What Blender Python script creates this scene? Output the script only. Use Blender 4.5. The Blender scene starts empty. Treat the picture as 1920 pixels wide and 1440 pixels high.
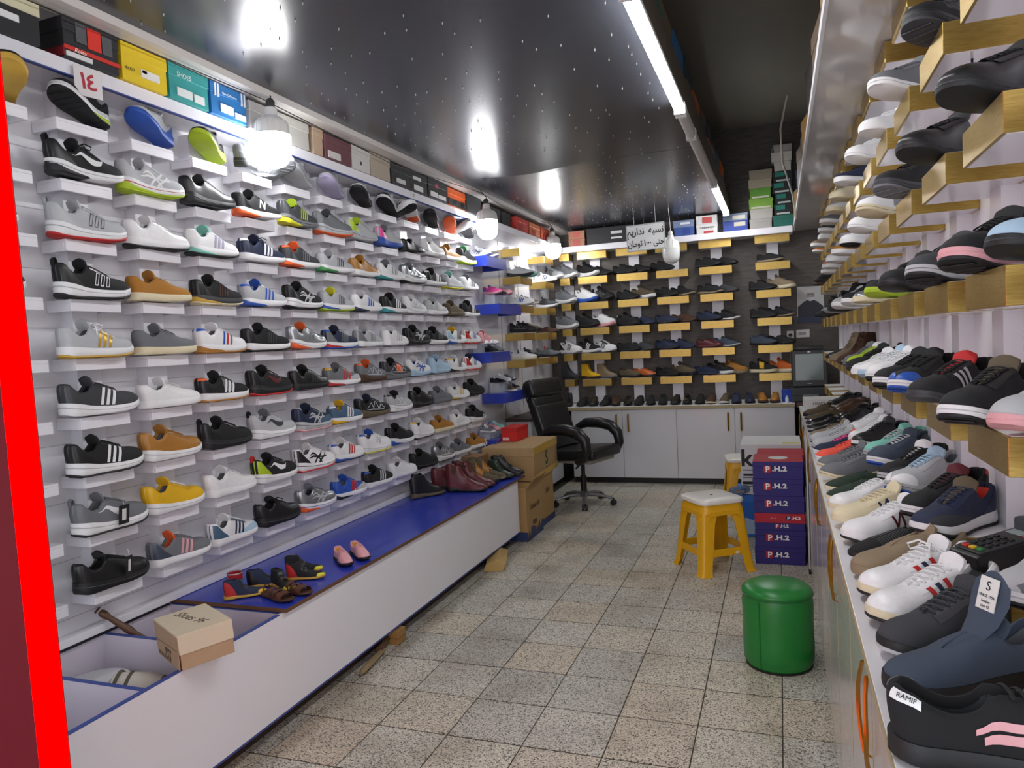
import bpy, bmesh, math, random
import numpy as np
from mathutils import Vector, Matrix, Euler
random.seed(7)
SC = bpy.context.scene
COL = SC.collection
PI = math.pi

# ---------------------------------------------------------------- camera
def make_camera():
    yaw, pit, rol, f = 0.3494, -0.0520, -0.0509, 1385.83
    fw = Vector((-math.sin(yaw)*math.cos(pit), math.cos(yaw)*math.cos(pit), math.sin(pit)))
    r = Vector((math.cos(yaw), math.sin(yaw), 0)); u = r.cross(fw)
    r2 = r*math.cos(rol) + u*math.sin(rol); u2 = u*math.cos(rol) - r*math.sin(rol)
    cd = bpy.data.cameras.new('camera'); cd.sensor_fit = 'HORIZONTAL'
    cd.sensor_width = 36.0; cd.lens = f/1920*36.0; cd.clip_start = .02
    co = bpy.data.objects.new('camera', cd); COL.objects.link(co)
    m = Matrix((r2, u2, -fw)).transposed().to_4x4(); m.translation = (0, 0, 1.463)
    co.matrix_world = m; SC.camera = co
make_camera()

# ---------------------------------------------------------------- world, exposure
W = bpy.data.worlds.new('world'); SC.world = W; W.use_nodes = True
W.node_tree.nodes['Background'].inputs[0].default_value = (.92, .95, 1.0, 1)
W.node_tree.nodes['Background'].inputs[1].default_value = 1.25
SC.view_settings.view_transform = 'Standard'; SC.view_settings.look = 'None'
SC.view_settings.gamma = 1.0; SC.view_settings.use_curve_mapping = False
SC.view_settings.exposure = 1.15
BULB_E, TUBE_E, RED_E = 21.0, 20.0, 4.6

# ---------------------------------------------------------------- materials
def hexc(h):
    v = [int(h[i:i+2], 16)/255 for i in (0, 2, 4)]
    return tuple(x/12.92 if x <= .04045 else ((x+.055)/1.055)**2.4 for x in v)
MATS = {}
def new_mat(name):
    m = bpy.data.materials.new(name); m.use_nodes = True
    nt = m.node_tree; return m, nt, nt.nodes['Principled BSDF']
def setc(n, sock, c): n.inputs[sock].default_value = (*c, 1)
def mat(h, rough=.5, metal=0., grain=0., gscale=60., bump=0., spec=None, coat=0., emis=0., name=None, alpha=1., trans=0.):
    """procedural surface: hex colour, optional noise grain in colour and bump"""
    key = (h, rough, metal, grain, gscale, bump, spec, coat, emis, alpha, trans)
    if key in MATS: return MATS[key]
    m, nt, b = new_mat(name or 'surface_'+h)
    c = hexc(h) if isinstance(h, str) else h
    setc(b, 'Base Color', c); b.inputs['Roughness'].default_value = rough; b.inputs['Metallic'].default_value = metal
    if spec is not None: b.inputs['Specular IOR Level'].default_value = spec
    if coat: b.inputs['Coat Weight'].default_value = coat; b.inputs['Coat Roughness'].default_value = .08
    if emis == RED_E: setc(b, 'Base Color', (.1, 0, 0)); b.inputs['Specular IOR Level'].default_value = 0.
    if emis: setc(b, 'Emission Color', c); b.inputs['Emission Strength'].default_value = emis
    if alpha < 1: b.inputs['Alpha'].default_value = alpha
    if trans: b.inputs['Transmission Weight'].default_value = trans
    if grain or bump:
        tc = nt.nodes.new('ShaderNodeTexCoord'); nz = nt.nodes.new('ShaderNodeTexNoise')
        nz.inputs['Scale'].default_value = gscale; nz.inputs['Detail'].default_value = 3
        nt.links.new(tc.outputs['Object'], nz.inputs['Vector'])
        if grain:
            mx = nt.nodes.new('ShaderNodeMix'); mx.data_type = 'RGBA'
            mx.inputs[6].default_value = (*[x*(1-grain) for x in c], 1)
            mx.inputs[7].default_value = (*[min(1, x*(1+grain*.7)+grain*.01) for x in c], 1)
            nt.links.new(nz.outputs['Fac'], mx.inputs[0]); nt.links.new(mx.outputs[2], b.inputs['Base Color'])
        if bump:
            bp = nt.nodes.new('ShaderNodeBump'); bp.inputs['Strength'].default_value = bump; bp.inputs['Distance'].default_value = .002
            nt.links.new(nz.outputs['Fac'], bp.inputs['Height']); nt.links.new(bp.outputs['Normal'], b.inputs['Normal'])
    MATS[key] = m
    return m

# ---------------------------------------------------------------- mesh helpers
class MB:
    """collects vertices and faces of one mesh"""
    def __init__(s): s.v = []; s.f = []; s.smooth = False
    def add(s, vs, fs):
        n = len(s.v); s.v += [tuple(float(c) for c in p) for p in vs]; s.f += [tuple(i+n for i in f) for f in fs]; return s
    def box(s, x0, x1, y0, y1, z0, z1, M=None):
        vs = [Vector((x, y, z)) for x in (x0, x1) for y in (y0, y1) for z in (z0, z1)]
        if M is not None: vs = [M @ v for v in vs]
        return s.add(vs, [(0, 1, 3, 2), (4, 6, 7, 5), (0, 4, 5, 1), (2, 3, 7, 6), (0, 2, 6, 4), (1, 5, 7, 3)])
    def grid(s, P, close_u=False, close_v=False, flip=False):
        n, m = len(P), len(P[0]); vs = [p for r in P for p in r]; fs = []
        for i in range(n if close_u else n-1):
            for j in range(m if close_v else m-1):
                a, b = i*m+j, i*m+(j+1) % m; c, d = ((i+1) % n)*m+(j+1) % m, ((i+1) % n)*m+j
                fs.append((a, b, c, d) if not flip else (a, d, c, b))
        return s.add(vs, fs)
    def tube(s, pts, r, k=6, caps=True, flat=1.0):
        pts = [Vector(p) for p in pts]; rr = r if isinstance(r, (list, tuple)) else [r]*len(pts); rows = []
        prev = None
        for i, p in enumerate(pts):
            d = (pts[min(i+1, len(pts)-1)]-pts[max(i-1, 0)]).normalized()
            if prev is None:
                a = d.cross(Vector((0, 0, 1)))
                if a.length < 1e-3: a = d.cross(Vector((0, 1, 0)))
            else: a = prev-d*prev.dot(d)
            a.normalize(); prev = a; b = a.cross(d).normalized()
            rows.append([p + a*rr[i]*math.cos(2*PI*j/k) + b*rr[i]*flat*math.sin(2*PI*j/k) for j in range(k)])
        n0 = len(s.v); s.grid(rows, close_v=True)
        if caps: s.f += [tuple(n0+j for j in range(k)), tuple(n0+(len(rows)-1)*k+j for j in reversed(range(k)))]
        return s
    def lathe(s, prof, k=24, c=(0, 0, 0), caps=True):
        rows = [[(c[0]+r*math.cos(2*PI*j/k), c[1]+r*math.sin(2*PI*j/k), c[2]+z) for j in range(k)] for r, z in prof]
        n0 = len(s.v); s.grid(rows, close_v=True)
        if caps: s.f += [tuple(n0+j for j in reversed(range(k))), tuple(n0+(len(rows)-1)*k+j for j in range(k))]
        return s
    def prism(s, poly, y0, y1, axis='y'):
        """extrude polygon (a,b) along an axis"""
        n = len(poly)
        def pt(a, b, t): return {'y': (a, t, b), 'x': (t, a, b), 'z': (a, b, t)}[axis]
        vs = [pt(a, b, y0) for a, b in poly]+[pt(a, b, y1) for a, b in poly]
        return s.add(vs, [tuple(range(n)), tuple(reversed(range(n, 2*n)))]+[(i, i+n, (i+1) % n+n, (i+1) % n) for i in range(n)])
    def mesh(s, name, smooth=None, weld=0, bevel=0, seg=2, recalc=True):
        me = bpy.data.meshes.new(name); me.from_pydata(s.v, [], s.f)
        bm = bmesh.new(); bm.from_mesh(me)
        if weld: bmesh.ops.remove_doubles(bm, verts=bm.verts, dist=weld)
        if bevel:
            bmesh.ops.bevel(bm, geom=[e for e in bm.edges if len(e.link_faces) == 2 and e.calc_face_angle(0) > .6], offset=bevel, segments=seg, affect='EDGES', profile=.6)
        if recalc: bmesh.ops.recalc_face_normals(bm, faces=bm.faces)
        bm.to_mesh(me); bm.free()
        if (s.smooth if smooth is None else smooth):
            me.polygons.foreach_set('use_smooth', [True]*len(me.polygons))
            me.set_sharp_from_angle(angle=.75)
        return me
    def build(s, name, m, parent=None, **k):
        return obj(name, s.mesh(name, **k), m, parent)
def obj(name, me, m=None, parent=None, loc=None, rot=None):
    o = bpy.data.objects.new(name, me); COL.objects.link(o)
    if me is not None and m is not None:
        if len(me.materials) == 0: me.materials.append(m)
        elif me.materials[0] is not m:
            o.material_slots[0].link = 'OBJECT'; o.material_slots[0].material = m
    if parent is not None: o.parent = parent
    if loc is not None: o.location = loc
    if rot is not None: o.rotation_euler = rot
    return o
def tag(o, label, cat, group=None):
    o['label'] = label; o['category'] = cat
    if group: o['group'] = group
    return o
def thing(name, label, cat, loc=(0, 0, 0), rot=(0, 0, 0), group=None):
    o = bpy.data.objects.new(name, None); COL.objects.link(o); o.empty_display_size = .05
    o.location = loc; o.rotation_euler = rot
    return tag(o, label, cat, group)
def struct(o): o['kind'] = 'structure'; return o
def bx(x0, x1, y0, y1, z0, z1): return MB().box(x0, x1, y0, y1, z0, z1)
TEXTS = []
def text(body, size, m, parent, loc, rot, name='lettering', align='CENTER', ext=.0004, sx=1.0, shear=0, bold=0):
    c = bpy.data.curves.new(name, 'FONT'); c.body = body; c.size = size; c.align_x = align; c.align_y = 'CENTER'
    c.extrude = ext; c.shear = shear; c.offset = bold; c.resolution_u = 3
    c.materials.append(m)
    o = bpy.data.objects.new(name, c); COL.objects.link(o); o.location = loc; o.rotation_euler = rot; o.scale = (sx, 1, 1)
    if parent is not None: o.parent = parent
    TEXTS.append(o); return o
ORD = ['zeroth', 'first', 'second', 'third', 'fourth', 'fifth', 'sixth', 'seventh', 'eighth', 'ninth', 'tenth', 'eleventh', 'twelfth', 'thirteenth', 'fourteenth', 'fifteenth', 'sixteenth', 'seventeenth', 'eighteenth', 'nineteenth', 'twentieth']
# ================================================================ shoes
def crv(*pts):
    """smooth interpolating curve through (t, value) points"""
    x = np.array([p[0] for p in pts], float); y = np.array([p[1] for p in pts], float)
    d = np.diff(y)/np.diff(x); m = np.zeros(len(x)); m[0], m[-1] = d[0], d[-1]
    for i in range(1, len(x)-1): m[i] = 0 if d[i-1]*d[i] <= 0 else 2*d[i-1]*d[i]/(d[i-1]+d[i])
    def f(t):
        t = np.clip(np.asarray(t, float), x[0], x[-1]); i = np.clip(np.searchsorted(x, t)-1, 0, len(x)-2)
        h = x[i+1]-x[i]; s = (t-x[i])/h
        return (2*s**3-3*s**2+1)*y[i]+(s**3-2*s**2+s)*h*m[i]+(-2*s**3+3*s**2)*y[i+1]+(s**3-s**2)*h*m[i+1]
    return f
class Style: pass
def style(L, wid, b, s, ze, ye, close, a=.8, ho=.007, flare=.004, laces=5, tongue=.032, t0=.40, heel=0., roll=1.):
    S = Style(); S.L = L; B = crv(*wid)
    def w(t):
        t = np.asarray(t, float); e = np.ones_like(t)
        e = np.where(t < .13, np.sqrt(np.clip(1-((.13-t)/.13)**2, 0, 1)), e)
        return B(t)*np.where(t > .80, np.sqrt(np.clip(1-(np.maximum(t-.80, 0)/.20)**2.5, 0, 1)), e)
    S.w = w; S.b = crv(*b); S.s = crv(*s); S.ze0 = crv(*ze); S.ye0 = crv(*ye); S.close = close; S.a = a; S.ho = ho
    S.flare = flare; S.laces = laces; S.tongue = tongue; S.t0 = t0; S.heel = heel; S.roll = roll
    S.ze = lambda t: np.where(S.w(t) > 1e-6, S.s(t)+(S.ze0(t)-S.s(t))*np.where(t > .80, np.clip(1-(np.maximum(np.asarray(t)-.80, 0)/.20)**3.6, 0, 1)**.5, 1.), np.where(np.asarray(t) < .5, S.ze0(t), S.s(t)))
    S.ye = lambda t: np.where(np.asarray(t) >= close, 0., np.minimum(S.ye0(t), .8*S.w(t)))
    return S
WID = ((0, .040), (.1, .037), (.3, .0345), (.45, .0375), (.65, .047), (.75, .048), (.85, .0475), (1, .045))
STY = {
 'runner': style(.295, WID, ((0, .010), (.08, .002), (.2, 0), (.6, 0), (.8, .004), (1, .024)), ((0, .050), (.15, .044), (.35, .033), (.6, .029), (.8, .031), (1, .046)),
    ((0, .112), (.05, .110), (.12, .092), (.2, .079), (.28, .082), (.37, .108), (.45, .104), (.58, .091), (.7, .080), (.85, .075), (1, .068)),
    ((0, .03), (.1, .028), (.25, .029), (.35, .026), (.42, .018), (.6, .013), (.7, .006)), .70, laces=6),
 'trainer': style(.29, WID, ((0, .006), (.08, 0), (.6, 0), (.8, .003), (1, .018)), ((0, .036), (.2, .032), (.5, .028), (.8, .028), (1, .038)),
    ((0, .098), (.06, .097), (.13, .081), (.2, .069), (.28, .073), (.37, .100), (.45, .097), (.58, .084), (.7, .072), (.85, .066), (1, .060)),
    ((0, .03), (.1, .029), (.25, .030), (.35, .026), (.42, .019), (.6, .014), (.7, .006)), .70, laces=6),
 'court': style(.288, WID, ((0, .002), (.1, 0), (.7, 0), (1, .010)), ((0, .030), (.5, .027), (.8, .028), (1, .034)),
    ((0, .090), (.06, .088), (.14, .074), (.22, .066), (.3, .070), (.38, .091), (.46, .088), (.58, .079), (.7, .068), (.85, .060), (1, .053)),
    ((0, .03), (.1, .029), (.25, .030), (.36, .024), (.44, .014), (.6, .010), (.66, .004)), .66, laces=5, ho=.004),
 'oxford': style(.285, ((0, .038), (.1, .035), (.3, .032), (.45, .034), (.65, .044), (.75, .0445), (.85, .041), (1, .034)), ((0, 0), (.25, 0), (.4, .004), (.6, 0), (.8, .002), (1, .014)), ((0, .024), (.3, .020), (.6, .014), (.8, .016), (1, .026)),
    ((0, .076), (.06, .074), (.14, .062), (.22, .055), (.3, .058), (.38, .076), (.46, .074), (.58, .062), (.7, .052), (.85, .044), (1, .036)),
    ((0, .029), (.1, .028), (.25, .028), (.36, .022), (.44, .010), (.55, .007), (.6, .003)), .60, laces=4, ho=.005, flare=.005, tongue=.016),
 'loafer': style(.28, ((0, .038), (.1, .035), (.3, .033), (.45, .036), (.65, .046), (.75, .046), (.85, .042), (1, .036)), ((0, 0), (.6, 0), (.8, .002), (1, .010)), ((0, .022), (.3, .018), (.8, .017), (1, .024)),
    ((0, .072), (.06, .070), (.16, .058), (.25, .052), (.33, .056), (.42, .072), (.5, .071), (.62, .062), (.75, .053), (.87, .045), (1, .036)),
    ((0, .029), (.1, .028), (.25, .029), (.35, .026), (.41, .016), (.44, .004)), .44, laces=0, ho=.005, flare=.005, tongue=0),
 'boot': style(.29, WID, ((0, 0), (.22, 0), (.3, .003), (.4, 0), (.8, .003), (1, .014)), ((0, .036), (.25, .034), (.5, .026), (.8, .028), (1, .036)),
    ((0, .178), (.08, .178), (.2, .172), (.3, .174), (.36, .165), (.43, .132), (.5, .108), (.6, .088), (.72, .073), (.85, .062), (1, .052)),
    ((0, .03), (.1, .029), (.22, .030), (.3, .027), (.36, .014), (.5, .013), (.62, .006)), .64, laces=6, tongue=.02, t0=.36),
 'chelsea': style(.285, WID, ((0, 0), (.22, 0), (.28, .006), (.36, 0), (.8, .002), (1, .012)), ((0, .034), (.24, .030), (.4, .018), (.8, .017), (1, .024)),
    ((0, .185), (.08, .188), (.2, .172), (.3, .180), (.36, .176), (.41, .135), (.48, .106), (.6, .082), (.72, .066), (.85, .054), (1, .042)),
    ((0, .03), (.1, .029), (.22, .030), (.3, .026), (.34, .016), (.37, .004)), .37, laces=0, tongue=0),
}
def pt(S, t, u, side, off=0.):
    t = np.asarray(t, float); u = np.asarray(u, float)
    w = S.w(t); s = S.s(t); ye = S.ye(t); ze = S.ze(t); ph = u*PI/2
    c = np.clip(np.cos(ph), 0, 1)**S.a; sn = np.clip(np.sin(ph), 0, 1)
    y = ye+(w-ye)*c; z = s+(ze-s)*sn
    x = S.L*t-.006*np.exp(-(t/.06)**2)*np.sin(PI*np.clip(u, 0, 1))+.003*(1-t)*0
    P = np.stack([x, y*side+.004*np.sin(PI*(t-.35)), z], -1)
    return P
def surf(S, t, u, side, off):
    e = 1e-3
    t = np.clip(np.asarray(t, float), .002, .998); u = np.clip(np.asarray(u, float), .0, 1.)
    P = pt(S, t, u, side)
    if off == 0: return P
    dt = pt(S, t+e, u, side)-pt(S, t-e, u, side); du = pt(S, t, np.minimum(u+e, 1), side)-pt(S, t, np.maximum(u-e, 0), side)
    N = np.cross(dt, du); N /= np.maximum(np.linalg.norm(N, axis=-1, keepdims=True), 1e-12)
    C = np.stack([S.L*t*.96+.005, 0*t, S.s(t)*.6], -1)
    sg = np.sign(np.sum(N*(P-C), -1, keepdims=True)); return P+N*sg*off
def grid_rows(P): return [[tuple(q) for q in r] for r in P]
def patch(S, mb, fn, n=8, m=5, off=.0012, sides=(-1, 1)):
    p, q = np.meshgrid(np.linspace(0, 1, n), np.linspace(0, 1, m), indexing='ij'); t, u = fn(p, q)
    for sd in sides: mb.grid(grid_rows(surf(S, t, u, sd, off)), flip=sd < 0)
def ribbon(S, mb, pts, wd, n=10, off=.0014, sides=(-1, 1)):
    """band of given width (metres) along a (t,u) polyline"""
    k = np.linspace(0, 1, len(pts)); tt = crv(*zip(k, [p[0] for p in pts])) ; uu = crv(*zip(k, [p[1] for p in pts]))
    def fn(p, q):
        t, u = tt(p), uu(p); e = .01
        dx = (tt(np.minimum(p+e, 1))-tt(np.maximum(p-e, 0)))*S.L; dz = (uu(np.minimum(p+e, 1))-uu(np.maximum(p-e, 0)))*.06
        l = np.sqrt(dx**2+dz**2)+1e-9; o = (q-.5)*wd
        return t-dz/l*o/S.L, u+dx/l*o/.06
    patch(S, mb, fn, n, 3, off, sides)
def lerp(a, b, q): return a*(1-q)+b*q
def stations(n=40):
    k = np.linspace(0, 1, n); return .5-.5*np.cos(PI*k)
SHOE_MESH = {}
ONE = ('stripes3', 'stripes3a', 'stripes3b', 'stripes3c', 'stripes4', 'swoosh', 'letter_n', 'cross_bars', 'zigzag', 'side_boxes', 'side_line', 'eyestay', 'gores', 'saddle', 'mudguard')
def part_mesh(st, part, sides=(-1, 1)):
    key = (st, part, sides)
    if key in SHOE_MESH: return SHOE_MESH[key]
    S = STY[st]; mb = MB(); T = stations(); L = S.L; weld = 1e-5
    def soleloft(z0, z1, f, t0=0., t1=1., grow=0., closed=True):
        tt = t0+(t1-t0)*stations(36); rows = []
        for t in tt:
            w = float(S.w(t)); e = S.flare+grow if w > 1e-6 else 0.
            wf = (w+e*min(1, w/.02)); x = L*t; x += (-.006-grow if t < .5 else .004+grow)*(1-min(1, w/.03)); c = .004*math.sin(PI*(t-.35))
            a, b_ = z0(t), z1(t); h = max(b_-a, 1e-4)
            prof = [(0, a), (.93, a), (1., a+.12*h), (1.03, a+.4*h), (1.0, a+.75*h), (.955, b_), (0, b_)]
            rows.append([(x, c+wf*p*f, z) for p, z in prof]+[(x, c-wf*p*f, z) for p, z in prof[-2:0:-1]])
        mb.grid(rows, close_v=True)
        if t0 > 0 or t1 < 1: n = len(rows[0]); N = len(mb.v); mb.f += [tuple(range(N-n, N))]
    mb.smooth = True
    if part == 'upper':
        for sd in (-1, 1):
            U = np.linspace(0, 1, 11); t, u = np.meshgrid(T, U, indexing='ij'); P = pt(S, t, u, sd)
            # turned-in rim along the collar and throat
            k = np.clip((S.close-T)/.06, 0, 1)*S.roll; ye, ze = S.ye(T), S.ze(T); cy = .004*np.sin(PI*(T-.35))
            kk = k*np.clip(ye/.008, 0, 1); ex = []
            for dy, dz in ((.0025, .0028), (.006, .0024), (.008, -.002), (.008, -.012)):
                ex.append(np.stack([L*T+kk*dy*np.exp(-(T/.03)**2), (np.maximum(ye-dy*kk, 0))*sd+cy, ze+dz*kk], -1))
            P = np.concatenate([P, np.stack(ex, 1)], 1)
            mb.grid(grid_rows(P), flip=sd < 0)
    elif part == 'lining':
        tt = np.linspace(.004, min(.5, S.close), 20)
        for sd in (-1, 1):
            ye, ze, s = S.ye(tt), S.ze(tt), S.s(tt); rows = []
            for q in (0, .25, .6, 1): 
                y = np.maximum(ye-.008, 0)*(1+.05*q); rows.append(np.stack([L*tt+.010*np.exp(-(tt/.03)**2), y*sd, ze-.010-(ze-.010-s-.008)*q], -1))
            rows.append(np.stack([L*tt+.010*np.exp(-(tt/.03)**2), 0*tt, s+.008], -1))
            mb.grid(grid_rows(np.stack(rows, 1)), flip=sd > 0)
    elif part == 'sole': soleloft(lambda t: float(S.b(t))+S.ho*.8, lambda t: float(S.s(t))+.002, 1.)
    elif part == 'outsole':
        soleloft(lambda t: float(S.b(t)), lambda t: float(S.b(t))+S.ho, 1., grow=.0006)
        for i in range(9):
            t = .1+.1*i; w = float(S.w(t))*.85; zb = float(S.b(t)); 
            if not .36 < t < .52: mb.box(L*t-.008, L*t+.008, -w, w, zb-.0015, zb+.001)
    elif part == 'wedge': soleloft(lambda t: float(S.b(t))+S.ho*.7, lambda t: lerp(float(S.b(t))+S.ho*1.1, float(S.s(t)), max(0, 1-(t/.44))**.5*.72), 1., 0, .44, grow=.0009)
    elif part == 'mid_line': soleloft(lambda t: lerp(float(S.b(t)), float(S.s(t)), .62), lambda t: lerp(float(S.b(t)), float(S.s(t)), .74), 1., grow=.0008)
    elif part == 'tongue':
        t1, n = S.close-.01, 14; rows = []
        tl = np.linspace(t1, S.t0-.02, n); zc = S.ze(tl)
        pts = [(L*t, float(z)-.003+.005*math.sin(PI*i/(n-1)), min(float(S.ye(t))+.009, .028)) for i, (t, z) in enumerate(zip(tl, zc))]
        x, z, _ = pts[-1]; h = S.tongue
        pts += [(x-.22*h, z+.35*h, .030), (x-.38*h, z+.7*h, .031), (x-.48*h, z+.92*h, .028), (x-.52*h, z+h, .021)]
        for i, (x, z, w) in enumerate(pts):
            a = pts[max(i-1, 0)]; b = pts[min(i+1, len(pts)-1)]; d = Vector((b[0]-a[0], 0, b[1]-a[1])).normalized(); nn = Vector((d.z, 0, -d.x)) 
            if nn.z < 0 and i < n: nn = -nn
            th = .007 if i > n-4 else .003; row = []
            for k in range(9):
                v = -1+k/4; row.append(Vector((x, v*w, z-.006*v*v)))
            bot = [p-(nn if nn.x > 0 or nn.z > 0 else -nn)*th for p in reversed(row)]
            rows.append(row+bot)
        mb.grid(rows, close_v=True); m_ = len(rows[0]); N = len(mb.v); mb.f += [tuple(range(m_)), tuple(range(N-m_, N))]
    elif part == 'laces':
        n = S.laces; ts = np.linspace(S.t0+.02, S.close-.035, n)
        for i, t in enumerate(ts):
            for d in ((1, -1) if st in ('runner', 'boot') else (1,)):
                t2 = min(t+.028*(d if len(ts) > 1 else 0), S.close-.02); pa = surf(S, [t], [.93], 1, .0025)[0]; pb = surf(S, [t2], [.93], -1, .0025)[0]
                if d < 0: pa, pb = surf(S, [t2+.05], [.93], 1, .0025)[0]*[1, 1, 1], surf(S, [t], [.93], -1, .0025)[0]
                pp = []
                for k in range(8):
                    q = k/7; p = lerp(pa, pb, q); p[2] += .0060*math.sin(PI*q)**.7; pp.append(p)
                mb.tube(pp, .0030, 6, flat=.45)
    elif part == 'lace_bow':
        t = S.t0+.015; z = float(S.ze(t))+.008; x = L*t
        for sd in (-1, 1):
            mb.tube([(x, 0, z), (x+.012, sd*.018, z+.008), (x+.028, sd*.034, z-.002), (x+.024, sd*.030, z-.014), (x+.006, sd*.010, z-.001)], .0023, 6)
            mb.tube([(x, 0, z), (x+.004, sd*.016, z+.004), (x-.002, sd*.036, z-.008), (x-.004, sd*.042, z-.032)], .0022, 6)
        mb.tube([(x-.004, 0, z+.001), (x+.004, 0, z+.002)], .005, 6)
    elif part == 'heel_tab': patch(S, mb, lambda p, q: (lerp(.002, .085, p), lerp(.62+.1*p, 1., q)), 7, 5, .0016, sides)
    elif part == 'heel_counter': patch(S, mb, lambda p, q: (lerp(.002, .30, p), lerp(.0, .82*(1-p**1.6), q)), 12, 6, .0010, sides)
    elif part == 'toe_cap': patch(S, mb, lambda p, q: (lerp(.80, .998, p), lerp(0, lerp(.30, 1., p**.6), q)), 12, 7, .0010, sides)
    elif part == 'mudguard': patch(S, mb, lambda p, q: (lerp(.50, .998, p), lerp(0, .10+.50*np.sin(PI*p*.55)**1.5, q)), 16, 5, .0010, sides)
    elif part == 'eyestay': patch(S, mb, lambda p, q: (lerp(S.t0-.02, S.close-.005, p), lerp(.70-.12*p, .99, q)), 12, 5, .0013, sides)
    elif part == 'pull_loop':
        z = float(S.ze(.01)); mb.tube([(.002, 0, z-.018), (-.006, 0, z-.004), (-.008, 0, z+.012), (-.001, 0, z+.019), (.006, 0, z+.010), (.008, 0, z-.006)], .0045, 6, flat=.35); mb.v = [(x, y*2.2, zz) for x, y, zz in mb.v]
    elif part.startswith('stripes3'):
        ks = {'': range(3), 'a': [0], 'b': [1], 'c': [2]}[part[8:]]
        for k in ks: patch(S, mb, lambda p, q: (.415+.068*k+.036*q+.062*p, .05+.68*p), 7, 3, .0016, sides)
    elif part == 'stripes4':
        for k in range(4): patch(S, mb, lambda p, q: (.42+.047*k+.020*q+.05*p, .08+.60*p), 7, 3, .0016, sides)
    elif part == 'side_boxes':
        for k in range(3):
            a = .43+.07*k; ribbon(S, mb, [(a, .14), (a+.045, .60)], .0022, sides=sides); ribbon(S, mb, [(a+.035, .14), (a+.08, .60)], .0022, sides=sides)
            ribbon(S, mb, [(a, .14), (a+.035, .14)], .0022, 4, sides=sides); ribbon(S, mb, [(a+.045, .60), (a+.08, .60)], .0022, 4, sides=sides)
    elif part == 'swoosh':
        up = crv((0, .64), (.35, .52), (.7, .43), (.88, .48), (1, .66)); lo = crv((0, .63), (.35, .38), (.65, .20), (.85, .26), (1, .65))
        patch(S, mb, lambda p, q: (lerp(.24, .66, p)-.0*q, lerp(lo(p), up(p), q)), 18, 4, .0017, sides)
    elif part == 'letter_n':
        for a in ([(.44, .16), (.485, .62)], [(.485, .62), (.53, .16)], [(.53, .16), (.575, .62)]): ribbon(S, mb, a, .0065, 6, sides=sides)
    elif part == 'cross_bars':
        ribbon(S, mb, [(.30, .55), (.42, .42), (.52, .20), (.56, .02)], .006, sides=sides); ribbon(S, mb, [(.60, .72), (.55, .45), (.46, .22), (.40, .02)], .006, sides=sides)
        ribbon(S, mb, [(.68, .66), (.64, .42), (.56, .20), (.50, .02)], .006, sides=sides); ribbon(S, mb, [(.26, .40), (.42, .30), (.6, .33), (.7, .42)], .005, sides=sides)
    elif part == 'zigzag':
        ribbon(S, mb, [(.22, .30), (.32, .55), (.40, .22), (.48, .60), (.56, .20), (.64, .50), (.72, .25)], .0045, 26, sides=sides)
        ribbon(S, mb, [(.18, .16), (.40, .12), (.70, .14)], .0035, 10, sides=sides)
    elif part == 'side_line': ribbon(S, mb, [(.08, .45), (.25, .36), (.5, .10), (.6, .02)], .004, 12, sides=sides)
    elif part == 'ribs':
        for k in range(13): ribbon(S, mb, [(.48+.024*k, .25), (.47+.024*k, .98)], .0032, 6, sides=sides)
    elif part == 'gores': patch(S, mb, lambda p, q: (lerp(.14, .28, p)+.0*q, lerp(.40+.25*abs(.5-p), .97, q)), 7, 5, .0012, sides)
    elif part == 'straps':
        for k in range(2): patch(S, mb, lambda p, q: (S.t0+.03+.10*k+.05*p, lerp(.45, 1., q)), 4, 6, .0025, sides)
        for k in range(2):
            a = S.t0+.03+.10*k; rows = []
            for p in (0, .5, 1):
                t = a+.05*p; ye = float(S.ye(t)); ze = float(S.ze(t)); rows.append([(L*t, v*(ye+.006), ze+.004+.006*(1-v*v)) for v in np.linspace(-1, 1, 7)])
            mb.grid(rows)
    elif part == 'saddle': patch(S, mb, lambda p, q: (lerp(.42, .60, p)-.04*q, lerp(.1, 1., q)), 8, 6, .0014, sides)
    SHOE_MESH[key] = mb.mesh('shoe_'+part, weld=weld); SHOE_MESH[key].materials.append(None)
    return SHOE_MESH[key]
PAL = dict(k='17181a', K='3a3c40', g='6f7276', s='b4b7ba', w='e6e7e8', c='d9cfae', n='232c46', b='2a55b0', B='a9c6dc', r='c02a2a', o='e8622a', y='e0b01c', Y='d8d42a', t='a8742f', T='4a3020', v='5e5340', G='3f8f4e', F='26382c', l='a9c424', p='dfa3a8', P='e04a9a', m='5c2026', M='7fc4b4', e='2f8f94', S='a8acb0', d='c8a040', L='a9a4c0', C='ee5a48', q='46627c', O='c4622a', z='8a7a62', x='3f4a5a')
PNAME = dict(k='black', K='charcoal', g='grey', s='light grey', w='white', c='cream', n='navy', b='blue', B='pale blue', r='red', o='orange', y='yellow', Y='neon yellow', t='tan', T='dark brown', v='olive brown', G='green', F='dark green', l='lime', p='pink', P='bright pink', m='maroon', M='mint', e='teal', S='silver', d='gold', L='lilac', C='coral', q='slate blue', O='rust', z='taupe', x='slate grey')
def smat(c, kind):
    rough, bump, gs = {'knit': (.8, .25, 420.), 'leather': (.36, .08, 90.), 'suede': (.92, .15, 300.), 'foam': (.55, .04, 150.), 'rubber': (.6, .1, 200.), 'cloth': (.85, .1, 300.), 'gloss': (.22, .03, 60.)}[kind]
    if c == 'S' and kind != 'foam': return mat(PAL[c], .28, .75, .15, 40., .1, name='metallic_silver')
    if c == 'd' and kind in ('gloss', 'leather'): return mat(PAL[c], .3, .6, .1, 60., .05, name='metallic_gold')
    return mat(PAL[c], rough, 0., .10, gs, bump, name='shoe_%s_%s' % (PNAME[c].replace(' ', '_'), kind))
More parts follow.
